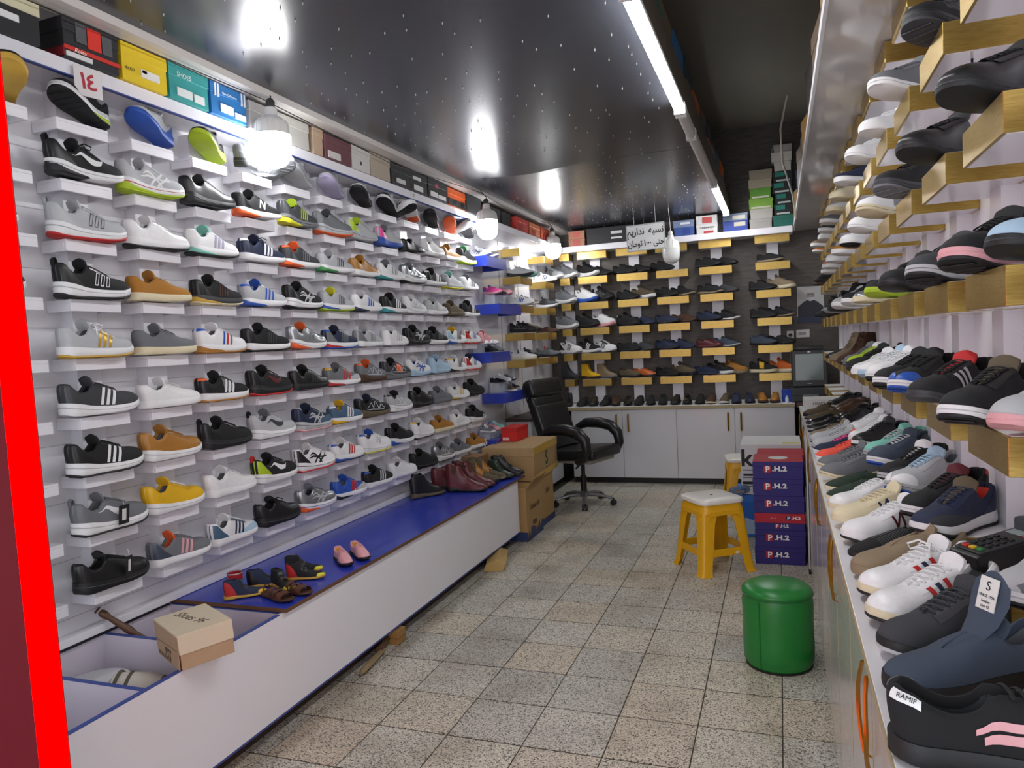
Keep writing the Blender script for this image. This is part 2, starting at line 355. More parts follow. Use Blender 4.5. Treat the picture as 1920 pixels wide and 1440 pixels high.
ACC = {'3': ('stripes3', 'stripes'), '4': ('stripes4', 'thin stripes'), 'S': ('swoosh', 'check mark'), 'N': ('letter_n', 'letter mark'), 'X': ('cross_bars', 'crossed bars'), 'Z': ('zigzag', 'zigzag lines'), 'B': ('side_boxes', 'outlined bars'), 'I': ('side_line', 'side line'), 'R': ('ribs', 'ribs')}
KINDN = {'runner': 'running shoe', 'trainer': 'trainer', 'court': 'low sneaker', 'oxford': 'lace-up shoe', 'loafer': 'slip-on shoe', 'boot': 'lace-up boot', 'chelsea': 'ankle boot'}
CODE = {'R': 'runner', 'T': 'trainer', 'C': 'court', 'O': 'oxford', 'L': 'loafer', 'B': 'boot', 'H': 'chelsea'}
PARTNAME = {'stripes3': 'stripe', 'stripes3a': 'stripe', 'stripes3b': 'stripe', 'stripes3c': 'stripe', 'stripes4': 'thin_stripe', 'swoosh': 'check_mark', 'letter_n': 'letter_mark', 'cross_bars': 'crossed_stripe', 'zigzag': 'zigzag_stripe', 'side_boxes': 'outline_stripe', 'side_line': 'piping', 'ribs': 'rib', 'gores': 'elastic_gore', 'straps': 'strap', 'wedge': 'heel_wedge', 'lace_bow': 'lace_bow'}
SHOE_LAST = [None]
def parse(spec):
    w = spec.split(); d = {'st': CODE[w[0]]}
    for k in w[1:]:
        a, _, b = k.partition('='); d[a] = b
    return d
def describe(d, most=2):
    """words for what the shoe looks like"""
    fin = {'leather': 'leather ', 'suede': 'suede '}.get(d.get('f', ''), '')
    s = PNAME[d['u']]+' '+fin+KINDN[d['st']]; ex = []
    if 'a' in d and d['a'][0] != 'M' and d['a'][1] != d['u']: ex.append(PNAME[d['a'][1]]+' '+ACC[d['a'][0]][1])
    elif 'a' in d and d['a'][0] == 'M': ex.append('tricolour stripes')
    if 'h' in d and d['h'] != d['u'] and len(ex) < 2: ex.append(PNAME[d['h']]+' heel')
    if 'W' in d and len(ex) < 2: ex.append(PNAME[d['W']]+' heel wedge')
    if 't' in d and d['t'] != d['u'] and len(ex) < 2: ex.append(PNAME[d['t']]+' tongue')
    m = d.get('m', d['u']); o = d.get('o', m)
    if len(ex) < 2: ex.append(PNAME[o if o != m and len(ex) < 1 else m]+' sole')
    return s+' with '+' and '.join(ex[:most])
def shoe(spec, where, loc, yaw, name=None, scale=1., pitch=0., roll=0., group=None, label=None, lod=1, vis=-1, sz=1.):
    """one shoe: yaw = direction of the toe, loc = point under the middle of the sole"""
    d = parse(spec); st = d['st']; S = STY[st]; u = d['u']; m = d.get('m', u); o = d.get('o', m); fin = d.get('f', 'knit')
    lab = label or (describe(d)+', '+where)
    if not label and len(lab.replace('-', ' ').split()) > 15: lab = describe(d, 1)+', '+where
    t = thing(name or KINDN[st].replace('-', '_').replace(' ', '_'), lab, 'boot' if st in ('boot', 'chelsea') else 'shoe', loc, group=group)
    t.rotation_euler = Euler((roll, pitch, yaw)); t.scale = (scale, scale, scale*sz)
    off = Vector((-S.L*.5, 0, 0)); SHOE_LAST[0] = t.name
    def P(part, c, kind):
        for sd in ([(-1, 1)] if part not in ONE else [(vis,)] if vis else [(-1,), (1,)]):
            q = obj(PARTNAME.get(part, part), part_mesh(st, part, sd), smat(c, kind), t); q.location = off
    P('upper', u, fin); P('sole', m, 'foam')
    if o != m: P('outsole', o, 'rubber')
    P('lining', d.get('i', 'k' if u in 'kKnTFm' else 'g'), 'cloth')
    if S.tongue and 'n' not in d: P('tongue', d.get('t', u), fin if fin != 'gloss' else 'leather')
    if S.laces and 'x' not in d: P('laces', d.get('l', u), 'cloth')
    if 'b' in d: P('lace_bow', d['b'], 'cloth')
    if 'W' in d: P('wedge', d['W'], 'foam')
    if lod and st in ('runner', 'trainer') and 'H' not in d: P('heel_counter', u, 'leather')
    if lod and st in ('runner', 'trainer') and 'e' not in d: P('eyestay', u, 'leather')
    if 'a' in d:
        k, c = d['a'][0], d['a'][1:]
        if k == 'M':
            for q, cc in zip('abc', c): P('stripes3'+q, cc, 'leather')
        else: P(ACC[k][0], c, 'leather')
    if 'h' in d: P('heel_tab', d['h'], 'leather')
    if 'H' in d: P('heel_counter', d['H'], 'leather')
    if 'c' in d: P('toe_cap', d['c'], 'leather')
    if 'g' in d: P('mudguard', d['g'], 'suede')
    if 'e' in d: P('eyestay', d['e'], 'leather')
    if 'p' in d: P('pull_loop', d['p'], 'cloth')
    if 'G' in d: P('gores', d['G'], 'cloth')
    if 's' in d: P('straps', d['s'], 'leather')
    if 'D' in d: P('saddle', d['D'], 'leather')
    if 'j' in d: P('mid_line', d['j'], 'rubber')
    elif lod and st == 'runner': P('mid_line', {'w': 's', 'k': 'K', 's': 'g', 'g': 'K', 'c': 'z'}.get(m, m), 'rubber')
    return t
# ================================================================ the room
XL, XR, YB, ZC = -2.42, .55, 8.0, 2.685
def nodes(nt, *ns):
    return [nt.nodes.new('ShaderNode'+n) for n in ns]
def terrazzo():
    m, nt, b = new_mat('terrazzo_tile'); L = nt.links.new
    geo, oi, v1, v2, nz, nz2 = nodes(nt, 'NewGeometry', 'ObjectInfo', 'TexVoronoi', 'TexVoronoi', 'TexNoise', 'TexNoise')
    v1.inputs['Scale'].default_value = 215; v2.inputs['Scale'].default_value = 460; nz.inputs['Scale'].default_value = 3.2; nz.inputs['Detail'].default_value = 5; nz2.inputs['Scale'].default_value = 1.1
    mp = nt.nodes.new('ShaderNodeMapping'); mp.inputs['Scale'].default_value = (1, 1.25, 1); L(geo.outputs['Position'], mp.inputs['Vector'])
    for n in (v1, v2): L(mp.outputs[0], n.inputs['Vector'])
    for n in (nz, nz2): L(geo.outputs['Position'], n.inputs['Vector'])
    def sep(v):
        s = nt.nodes.new('ShaderNodeSeparateColor'); L(v.outputs['Color'], s.inputs[0]); return s
    def ramp(stops, src):
        r = nt.nodes.new('ShaderNodeValToRGB'); e = r.color_ramp.elements
        while len(e) < len(stops): e.new(.5)
        for q, (p, c) in zip(e, stops): q.position = p; q.color = (*c, 1)
        L(src, r.inputs[0]); return r
    r1 = ramp([(.0, (.06, .06, .055)), (.15, (.12, .12, .105)), (.24, (.56, .54, .46)), (.62, (.70, .675, .59)), (.9, (.84, .82, .74))], sep(v1).outputs[0])
    r2 = ramp([(.0, (.25, .25, .23)), (.22, (.8, .8, .78)), (1, (1, 1, 1))], sep(v2).outputs[1])
    m1, m2, m3, m4 = [nt.nodes.new('ShaderNodeMix') for _ in range(4)]
    for q, bt in ((m1, 'MULTIPLY'), (m2, 'MULTIPLY'), (m3, 'MIX'), (m4, 'MULTIPLY')): q.data_type = 'RGBA'; q.blend_type = bt
    m1.inputs[0].default_value = 1; L(r1.outputs[0], m1.inputs[6]); L(r2.outputs[0], m1.inputs[7])
    tint = ramp([(.0, (.80, .80, .80)), (.5, (1, .99, .96)), (.8, (1, .93, .83)), (1, (1.0, .88, .76))], oi.outputs['Random'])
    m2.inputs[0].default_value = .8; L(m1.outputs[2], m2.inputs[6]); L(tint.outputs[0], m2.inputs[7])
    dirt = ramp([(.34, (.42, .36, .28)), (.52, (1, 1, 1))], nz.outputs['Fac'])
    m4.inputs[0].default_value = .38; L(m2.outputs[2], m4.inputs[6]); L(dirt.outputs[0], m4.inputs[7])
    L(m4.outputs[2], b.inputs['Base Color'])
    rr = ramp([(.3, (.30,)*3), (.7, (.55,)*3)], nz.outputs['Fac']); L(rr.outputs[0], b.inputs['Roughness'])
    return m
def wood_dark(name, c1, c2, rough=.55, scale=(1, 6, 6), ns=5.):
    m, nt, b = new_mat(name); L = nt.links.new
    geo, mp, nz = nodes(nt, 'NewGeometry', 'Mapping', 'TexNoise'); mp.inputs['Scale'].default_value = scale
    nz.inputs['Scale'].default_value = ns; nz.inputs['Detail'].default_value = 8; nz.inputs['Roughness'].default_value = .65
    r = nt.nodes.new('ShaderNodeValToRGB'); r.color_ramp.elements[0].position = .3; r.color_ramp.elements[1].position = .72
    r.color_ramp.elements[0].color = (*hexc(c1), 1); r.color_ramp.elements[1].color = (*hexc(c2), 1)
    L(geo.outputs['Position'], mp.inputs[0]); L(mp.outputs[0], nz.inputs['Vector']); L(nz.outputs['Fac'], r.inputs[0]); L(r.outputs[0], b.inputs['Base Color'])
    b.inputs['Roughness'].default_value = rough; return m
def gold_mat():
    m, nt, b = new_mat('brushed_gold_laminate'); L = nt.links.new
    geo, mp, nz = nodes(nt, 'NewGeometry', 'Mapping', 'TexNoise'); mp.inputs['Scale'].default_value = (30, 30, 400); nz.inputs['Scale'].default_value = 1.; nz.inputs['Detail'].default_value = 4
    L(geo.outputs['Position'], mp.inputs[0]); L(mp.outputs[0], nz.inputs['Vector'])
    r = nt.nodes.new('ShaderNodeValToRGB'); r.color_ramp.elements[0].color = (*hexc('96752f'), 1); r.color_ramp.elements[1].color = (*hexc('cdb36c'), 1)
    L(nz.outputs['Fac'], r.inputs[0]); L(r.outputs[0], b.inputs['Base Color']); b.inputs['Metallic'].default_value = .85; b.inputs['Roughness'].default_value = .33
    return m
TERR, GOLD = terrazzo(), gold_mat()
WHITE = mat('e4e3e8', .16, 0, .02, 4., .0, name='white_gloss_laminate', coat=.3)
SHELFW = mat('e9e8ee', .32, name='white_shelf_laminate')
MATTEW = mat('dcdcdc', .5, name='white_paint')
BLUE = mat('2b3fae', .28, name='blue_laminate', coat=.2)
BLUEE = mat('3c4f96', .45, name='blue_edge_band')
BLACKW = wood_dark('dark_wood_wall', '39342f', '5d5650', .5, (1.2, 1, 9))
PARTB = mat('6b4a32', .8, 0, .3, 300, .2, name='chipboard_edge')
KICK = mat('3a281c', .8, 0, .3, 20, .1, name='brown_plinth')
BEIGE = mat('a89a76', .5, 0, .15, 40, 0, name='beige_edge_band')
BLACKP = mat('141414', .45, name='black_plastic')
# ---- floor with single tiles
GROUT = mat('3e3a2e', .9, 0, .3, 40, .2, name='grout')
fl = struct(bx(-2.6, 3.2, -1.2, 8.2, -.06, -.0022).build('floor', GROUT))
tm = MB().box(-.1478, .1478, -.1466, .1466, -.008, 0).mesh('tile', bevel=.0012, seg=1)
for j in range(-8, 19):
    for i in range(-1, 7):
        o = obj('tile', tm, TERR, fl, ((i-6.108)*.3+.15, (j+8.214)*.3+.15, random.uniform(-.0008, .0003)), (random.uniform(-.002, .002), random.uniform(-.002, .002), random.uniform(-.002, .002)))
# ---- walls
wl = struct(bx(XL-.06, XL, -1.2, YB, 0, 3.6).build('wall_left', WHITE))
wr = struct(bx(XR, XR+.06, .3, YB, 0, 2.47).build('wall_right', WHITE))
wb = struct(bx(XL, 1.3, YB, YB+.06, 0, 3.7).build('wall_back', BLACKW))
UPW = mat('85817a', .85, 0, .15, 6, .1, name='dull_grey_plaster')
struct(bx(1.2, 1.26, .3, YB, 2.47, 3.7).build('wall_right_upper', UPW))
struct(bx(XL, 1.26, -1.2, -1.15, 2.72, 3.55).build('wall_front_upper', UPW))
struct(bx(XL-.06, 1.3, -1.2, YB+.06, 3.55, 3.6).build('ceiling_upper', mat('7d786e', .6, 0, .1, 3, 0, name='dull_dark_ceiling')))
# horizontal plank joints of the white wall
for k in range(9):
    z = 2.325-.2078*k-.095
    bx(XL-.001, XL+.0012, -.6, 5.52, z-.0015, z+.0015).build('panel_seam', mat('b9b4bd', .5), wl)
# ---- black ceiling boards with pins
CEIL = mat('3b3d44', .25, 0, .12, 3., .06, spec=.62, name='black_gloss_board')
ce = struct(thing('ceiling', '', '')); del ce['label'], ce['category']
def ceil_board(y0, y1, sag0, sag1):
    mb = MB(); n, m = 26, 14
    for zz in (0, .012):
        rows = []
        for i in range(n+1):
            row = []
            for j in range(m+1):
                x = lerp(-2.2, -.47, i/n); y = lerp(y0, y1, j/m); q = math.exp(-((x+1.65)/.35)**2)
                row.append((x, y, ZC+zz-sag0*q*math.exp(-((y-y0)/.35)**2)-sag1*q*math.exp(-((y1-y)/.25)**2)))
            rows.append(row)
        mb.grid(rows, flip=zz > 0)
    mb.smooth = True; return mb.build('ceiling_board', CEIL, ce)
ceil_board(-.6, 4.98, 0, .035); ceil_board(4.986, YB, .004, 0)
pins = MB(); rp = random.Random(3)
for a in range(14):
    for b_ in range(58):
        x = -2.1+a*.118+rp.uniform(-.03, .03); y = .4+b_*.13+rp.uniform(-.035, .035)
        if rp.random() < .55: pins.lathe([(.0030, 0), (.0026, -.004), (.0007, -.010)], 6, (x, y, ZC))
po = pins.build('ceiling_pin', mat('8a8a86', .4, .6, name='pin_metal'), ce, smooth=True); po['kind'] = 'stuff'
struct(bx(-.468, -.44, -.6, YB-.01, ZC, 2.86).build('trim_3', mat('5b5248', .7, 0, .3, 12, .2, name='brown_raw_board')))
struct(bx(-2.26, -2.16, -.6, YB, 2.655, ZC+.02).build('trim_1', mat('d8d4cf', .35, name='white_trim_strip')))
# ---- long top shelf over the white wall
ts = thing('top_shelf', 'long white top shelf carrying shoe boxes above the white shelf wall', 'shelf')
bx(XL, -2.268, -.6, 5.66, 2.466, 2.484).build('shelf_board', SHELFW, ts); bx(-2.268, -2.25, -.6, 5.66, 2.463, 2.512).build('front_edge', SHELFW, ts, bevel=.002)
bx(-2.2665, -2.2485, -.6, 5.66, 2.459, 2.463).build('edge_band', BLUEE, ts)
# ---- columns of white shelves
def shelf_mesh():
    mb = MB(); x0, x1, w, h = XL+.002, -2.30, .104, .042
    mb.box(x0, x1, -w, w, -.012, 0); mb.box(x1-.012, x1, -w, w, -h, -.012); mb.box(x0, x1-.012, -w, -w+.012, -h, -.012); mb.box(x0, x1-.012, w-.012, w, -h, -.012); mb.box(x0, x0+.012, -w+.012, w-.012, -h, -.012)
    return mb.mesh('shelf', bevel=.0015, seg=1)
SHM = shelf_mesh(); PSM = MB().box(XL, XL+.055, -.05, .05, 0, 1.84).mesh('post')
def row_z(k): return 2.325-.2078*k          # top of white shelf, k = 0..8
def col_y(c): return 1.902+.312*(c-1)+.104  # middle of white shelf, c = 0..12
for c in range(0, 13):
    t = thing('shelf_column', 'white shelf column, '+(ORD[c]+' counted from the red pillar' if c else 'half hidden behind the red pillar'), 'shelf', (0, col_y(c), 0), group='white shelf columns')
    obj('post', PSM, SHELFW, t, (0, 0, .60))
    for k in range(9): obj('shelf', SHM, SHELFW, t, (0, random.uniform(-.002, .002), row_z(k)))
# ---- gold shelves
def gold_shelf(parent, x0, x1, y0, y1, zt, h=.072, out='x-'):
    g = bx(x0, x1, y0, y1, zt-h, zt).build('gold_shelf', GOLD, parent, bevel=.001, seg=1)
    e = .006
    bx(x0+e, x1-e, y0+e, y1-e, zt-h-.0012, zt-h+.001).build('underside', WHITE, g); bx(x0+e, x1-e, y0+e, y1-e, zt-.001, zt+.0012).build('shelf_top', MATTEW, g)
    return g
RZ = [2.455, 2.157, 1.859, 1.56, 1.256, .951]      # tops of the gold shelves on the glossy wall
def ry(k): return 1.52+.474*k                       # front end of gold column k = 0..12
for k in range(-1, 13):
    t = thing('gold_shelf_column', 'gold shelf column on the glossy white wall, '+('closest to the street' if k < 0 else ORD[k+1]+' one counted from the shoe with pink emblem'), 'shelf', group='gold shelf columns')
    bx(XR-.04, XR, ry(k)+.10, ry(k)+.20, .88, 2.45).build('post', SHELFW, t)
    for z in RZ: gold_shelf(t, .375, XR-.001, ry(k), ry(k)+.30, z)
BX = [(-2.44, -2.12), (-2.03, -1.71), (-1.605, -1.28), (-1.19, -.865), (-.75, -.43), (-.205, .12)]
BZ = [2.425, 2.16, 1.885, 1.608, 1.335, 1.055]
for n_, (a, b_) in enumerate(BX):
    if n_ == 0: a = XL+.19
    t = thing('back_shelf_column', 'white post with gold shelves on the dark wood wall, '+('in the corner by the bulb' if n_ == 0 else ORD[n_+1]+' counted from the corner'), 'shelf', group='gold shelf columns of the dark wall')
    c = (a+b_)/2; bx(c-.055, c+.055, YB-.035, YB, .79, 2.43).build('post', SHELFW, t)
    for z in BZ: gold_shelf(t, a, b_, 7.82, YB-.001, z, .075)
for n_, (a, b_) in enumerate([(6.53, 6.87), (7.30, 7.62)]):
    t = thing('corner_shelf_column', ['gold shelves on the white side wall beside the blue shelves', 'gold shelves in the far corner next to the dark wood wall'][n_], 'shelf')
    bx(XL, XL+.035, (a+b_)/2-.05, (a+b_)/2+.05, .8, 2.4).build('post', SHELFW, t)
    for z in (2.36, 2.10, 1.835, 1.575, 1.32): gold_shelf(t, XL+.001, -2.24, a, b_, z, .07)
# dark seams between glossy sheets of the side wall by the corner
for y in (6.44, 6.95, 7.5): bx(XL-.001, XL+.001, y-.004, y+.004, .8, 2.45).build('panel_seam', BLACKP, wl)
for y in (2.75, 4.65, 6.4): bx(XR-.001, XR+.001, y-.002, y+.002, .88, 2.45).build('panel_seam', mat('5a5a60', .5), wr)
# shelf boards under the stored boxes at the back
t = thing('back_top_shelf', 'white shelf board with shoe boxes along the top of the dark wall', 'shelf')
bx(-2.20, .15, 7.74, YB, 2.425, 2.487).build('shelf_board', SHELFW, t, bevel=.004)
t = thing('corner_top_shelf', 'short white shelf with orange boxes beside the second lit bulb', 'shelf')
bx(XL, -2.16, 5.70, 7.74, 2.432, 2.487).build('shelf_board', SHELFW, t, bevel=.003)
# ---- soffit over the glossy wall
so = struct(thing('ceiling_soffit', '', '')); del so['label'], so['category']
GLS = mat('c9c7c4', .10, 0, .03, 2, 0, name='glossy_soffit_sheet', coat=.4)
bx(.172, XR, .3, 5.0, 2.462, 2.475).build('soffit_sheet', GLS, so); bx(.172, XR, 5.005, YB, 2.462, 2.475).build('soffit_sheet', GLS, so)
bx(.160, .172, .3, YB, 2.458, 2.50).build('soffit_edge', mat('e6e8ea', .3), so)
bx(.172, XR+.65, .3, YB, 2.475, 2.49).build('loft_floor', UPW, so)
# ---- counter in front of the glossy wall
DOORM = wood_dark('grey_gloss_door', 'bdbab9', 'c9c6c4', .14, (3, 3, 40), 6.)
rc = thing('shoe_counter', 'long low counter with pale glossy doors and curved gold handles', 'counter')
bx(.155, XR-.004, .5, 6.19, .05, .86).build('body', MATTEW, rc); bx(.17, XR-.004, .5, 6.15, 0, .05).build('plinth', BLACKP, rc)
ct = bx(.128, XR-.004, .5, 6.19, .86, .876).build('counter_top', mat('e2e2e6', .25, name='white_counter_top', coat=.2), rc, bevel=.001)
bx(.126, .129, .5, 6.19, .861, .875).build('edge_band', BEIGE, ct)
hm = MB()
for s in (1,):
    P = [(0, .0, .095), (-.012, .001, .088), (-.016, .014, .06), (-.018, .032, .03), (-.018, .039, 0), (-.018, .032, -.03), (-.016, .014, -.06), (-.012, .001, -.088), (0, 0, -.095)]
    rows = []
    for i, (x, y, z) in enumerate(P):
        w = .004 if 0 < i < 8 else .003; rows.append([(x, y-.0035, z-.0), (x-.004, y, z), (x, y+.0035, z), (x+w, y, z)])
    hm.grid(rows, close_v=True)
HM = hm.mesh('handle', smooth=True)
GOLDH = mat('a97b2c', .25, .9, name='polished_gold')
for n_ in range(12):
    y = .52+.455*n_+(0.02 if n_ else 0); y1 = y+.45
    d = bx(.138, .155, y, y1, .055, .855).build('door', DOORM, rc, bevel=.001, seg=1)
    side = 1 if n_ % 2 == 1 else -1
    h = obj('handle', HM, GOLDH, d, (.139, y1-.03 if n_ % 2 == 1 else y+.03, .755)); h.scale = (1, -side if n_ % 2 == 1 else side*-1, 1)
    bx(.1372, .1385, y-.003, y, .055, .855).build('edge_band', BEIGE, d)
# ---- low cabinets along the dark wall
CABW = mat('d3d5da', .22, 0, .03, 8, 0, name='white_cabinet_door', coat=.2)
bhm = MB().tube([(0, 0, .085), (0, -.014, .08), (0, -.019, .04), (0, -.020, 0), (0, -.019, -.04), (0, -.014, -.08), (0, 0, -.085)], .009, 8, flat=1).mesh('handle', smooth=True)
for n_, (a, m_, b_, lab) in enumerate([(-2.06, -1.525, -.985, 'white two-door cabinet behind the office chair'), (-.985, -.43, .115, 'white two-door cabinet behind the yellow stools')]):
    t = thing('base_cabinet', lab, 'cabinet')
    bx(a, b_, 7.425, YB-.004, .06, .755).build('body', CABW, t); bx(a, b_, 7.47, YB-.004, 0, .06).build('plinth', BLACKP, t)
    for k, (p, q) in enumerate([(a, m_), (m_, b_)]):
        d = bx(p+.002, q-.002, 7.405, 7.424, .062, .752).build('door', CABW, t, bevel=.0015, seg=1)
        obj('handle', bhm, GOLDH, d, (q-.06 if k == 0 else p+.06, 7.404, .62))
t = thing('cabinet_top', 'beige-edged board on the low white cabinets under the row of dark shoes', 'worktop')
bx(-2.30, .12, 7.39, YB-.004, .757, .785).build('board', MATTEW, t); bx(-2.30, .12, 7.388, 7.391, .757, .785).build('edge_band', BEIGE, t)
t = thing('corner_cabinet', 'white cabinet with dark edged top in the corner behind the office chair', 'cabinet')
bx(XL+.004, -2.17, 6.42, 7.40, .06, .757).build('body', CABW, t); bx(XL+.004, -2.20, 6.44, 7.40, 0, .06).build('plinth', BLACKP, t); bx(XL+.004, -2.15, 6.40, 7.385, .757, .785).build('top', mat('3c3028', .5), t)
# ---- bench with open bins
bn = thing('display_bench', 'long low white bench with blue top boards and open bins', 'bench')
bx(XL+.003, XL+.045, -.6, 5.09, .4865, .515).build('back_ledge', SHELFW, bn, bevel=.003)
BINI = mat('cfc8d4', .45, name='pale_lilac_board')
for a, b_ in ((-.6, 1.30), (1.304, 3.40), (3.404, 5.09)): bx(-1.866, -1.85, a, b_, .085, .466).build('front_panel', SHELFW, bn, bevel=.001, seg=1)
for a, b_ in ((-.6, 2.32),): bx(-1.867, -1.849, a, b_, .466, .4685).build('edge_band', BLUEE, bn)
bx(-1.868, -1.849, -.6, 5.09, .078, .085).build('edge_band', BLUEE, bn)
bx(-1.94, -1.925, -.6, 5.05, 0, .10).build('plinth', KICK, bn)
bx(XL+.01, -1.866, -.6, 5.09, .085, .10).build('bottom_board', BINI, bn); bx(XL+.002, XL+.016, -.6, 5.09, .10, .466).build('back_panel', BINI, bn)
bx(XL+.002, XL+.02, -.6, 2.33, .466, .469).build('edge_band', mat('3b3b46', .6), bn)
for y in (.86, 1.26, 1.685, 2.02, 2.345, 3.4, 5.075):
    d = bx(XL+.016, -1.866, y-.008, y+.008, .10, .464).build('divider', BINI, bn); bx(XL+.016, -1.866, y-.0082, y+.0082, .464, .4665).build('edge_band', BLUEE, d)
def top_board(y0, y1, z, dz=0):
    o = bx(XL+.004, -1.836, y0, y1, z, z+.016).build('top_board', BLUE, bn); bx(-1.8362, -1.8345, y0, y1, z, z+.0155).build('edge_band', PARTB, o); bx(XL+.004, -1.836, y0-.001, y0+.001, z, z+.0155).build('chipped_edge', PARTB, o)
top_board(2.345, 4.05, .469); top_board(4.054, 5.22, .4695)
# ---- blue shelves past the white columns
for n_, (y0, y1, z, lab) in enumerate([(5.585, 6.05, 2.20, 'topmost blue box shelf, level with the lit bulb'), (5.82, 6.38, 1.82, 'blue box shelf with three kids shoes on risers, second from top'), (5.585, 6.03, 1.415, 'blue box shelf with white kids trainers, middle of five'), (5.87, 6.40, 1.06, 'blue box shelf with black shoes beside the chair headrest'), (5.585, 5.99, .70, 'lowest blue box shelf above the ankle boots')]):
    t = thing('blue_shelf', lab, 'shelf', group='blue box shelves')
    for nm, b in (('top', (XL+.001, -2.20, y0, y1, z-.014, z)), ('front', (-2.214, -2.20, y0, y1, z-.085, z-.014)), ('end', (XL+.001, -2.214, y0, y0+.014, z-.085, z-.014)), ('end', (XL+.001, -2.214, y1-.014, y1, z-.085, z-.014))): bx(*b).build(nm, BLUE, t)
# ---- red lit pillar at the entrance
t = thing('sign_pillar', 'glowing red light-box pillar at the shop entrance', 'pillar', (.030, 0, 0), (0, -.0205, 0))
bx(-1.75, -1.389, .985, 1.05, -.05, 2.9).build('body', mat('5c000f', .6, spec=.2, name='dark_red_panel'), t)
bx(-1.389, -1.342, .985, 1.012, -.05, 2.9).build('lit_edge', mat((1., .0, .0), .4, emis=RED_E, name='lit_red_acrylic'), t)
# ================================================================ lamps
BODYL = mat('d9d9d6', .35, name='bulb_plastic')
def bulb(loc, label, lit, wire_to):
    t = thing('hanging_bulb', label, 'lamp', loc, group='hanging bulbs'); mb = MB()
    mb.lathe([(.001, -.132), (.03, -.130), (.055, -.118), (.072, -.095), (.080, -.06), (.082, -.01), (.082, .012)], 28, caps=False)
    mb.build('diffuser', mat('fdfdff', .4, emis=BULB_E, name='lit_bulb_glass') if lit else mat('d6d8d6', .25, name='unlit_bulb_glass'), t, smooth=True)
    MB().lathe([(.082, .012), (.078, .03), (.074, .062), (.06, .082), (.036, .096), (.030, .104), (.028, .135), (.022, .14), (.001, .14)], 28, caps=False).build('housing', BODYL, t, smooth=True)
    mb = MB()
    for k in range(16):
        a = 2*PI*k/16; mb.tube([(.079*math.cos(a), .079*math.sin(a), .02), (.075*math.cos(a), .075*math.sin(a), .062), (.061*math.cos(a), .061*math.sin(a), .082)], .0022, 4)
    mb.build('housing_rib', BODYL, t, smooth=True)
    MB().lathe([(.02, .138), (.021, .165), (.012, .178), (.004, .182)], 14).build('socket', mat('3a3a3a' if lit else 'd0d0cc', .5), t, smooth=True)
    MB().tube([(0, 0, .178), (.002, .004, .19), wire_to], .003, 6).build('cable', BLACKP if lit else MATTEW, t, smooth=True)
bulb((-2.155, 2.88, 2.465), 'large lit bulb hanging before the pale boxes, closest to the red pillar', True, (-.03, .03, .215))
bulb((-2.09, 5.36, 2.42), 'lit bulb hanging by the topmost blue shelf', True, (-.05, .02, .25))
bulb((-2.12, 7.22, 2.445), 'lit bulb in the far corner before the dark wall', True, (-.03, 0, .235))
bulb((-.945, 7.2, 2.295), 'unlit white bulb hanging beside the paper sign', False, (-.01, 0, .39))
wr_ = MB().tube([(-2.2, -.5, 2.64), (-2.2, 1.5, 2.625), (-2.195, 2.86, 2.648), (-2.2, 4.1, 2.61), (-2.14, 5.37, 2.655), (-2.19, 6.4, 2.63), (-2.15, 7.22, 2.672)], .0022, 6).build('lamp_wire', BLACKP, smooth=True)
tag(wr_, 'thin black wire strung between the lit bulbs under the ceiling trim', 'wire')
def tube_lamp(y0, y1, label, lit):
    t = thing('tube_lamp', label, 'lamp', (-.455, (y0+y1)/2, ZC), group='tube lamps'); h = (y1-y0)/2
    bx(-.025, .025, -h, h, -.030, 0).build('housing', mat('d2d0cd', .4), t, bevel=.003)
    rows = [[(.027*math.cos(PI+a*PI/8)*1., y, -.030+.034*math.sin(PI+a*PI/8)) for a in range(9)] for y in (-h+.02, h-.02)]
    mb = MB().grid(rows); mb.f += [tuple(range(9)), tuple(range(9, 18))]
    mb.build('diffuser', mat('fcfdff', .4, emis=TUBE_E, name='lit_tube') if lit else mat('c9c6c3', .45, name='unlit_tube'), t, smooth=True)
    for s in (-1, 1): bx(-.03, .03, s*h-.012, s*h+.012, -.062, 0).build('end_cap', MATTEW, t, bevel=.004)
tube_lamp(1.2, 2.55, 'lit tube lamp just inside the shop entrance', True)
tube_lamp(2.6, 4.02, 'long lit tube lamp on the ceiling edge, closest to the entrance', True)
tube_lamp(4.08, 4.55, 'short unlit tube lamp after the lit tube', False)
tube_lamp(4.58, 6.08, 'long unlit tube lamp in the middle of the ceiling edge', False)
tube_lamp(6.14, 7.62, 'lit tube lamp at the far end of the ceiling edge', True)
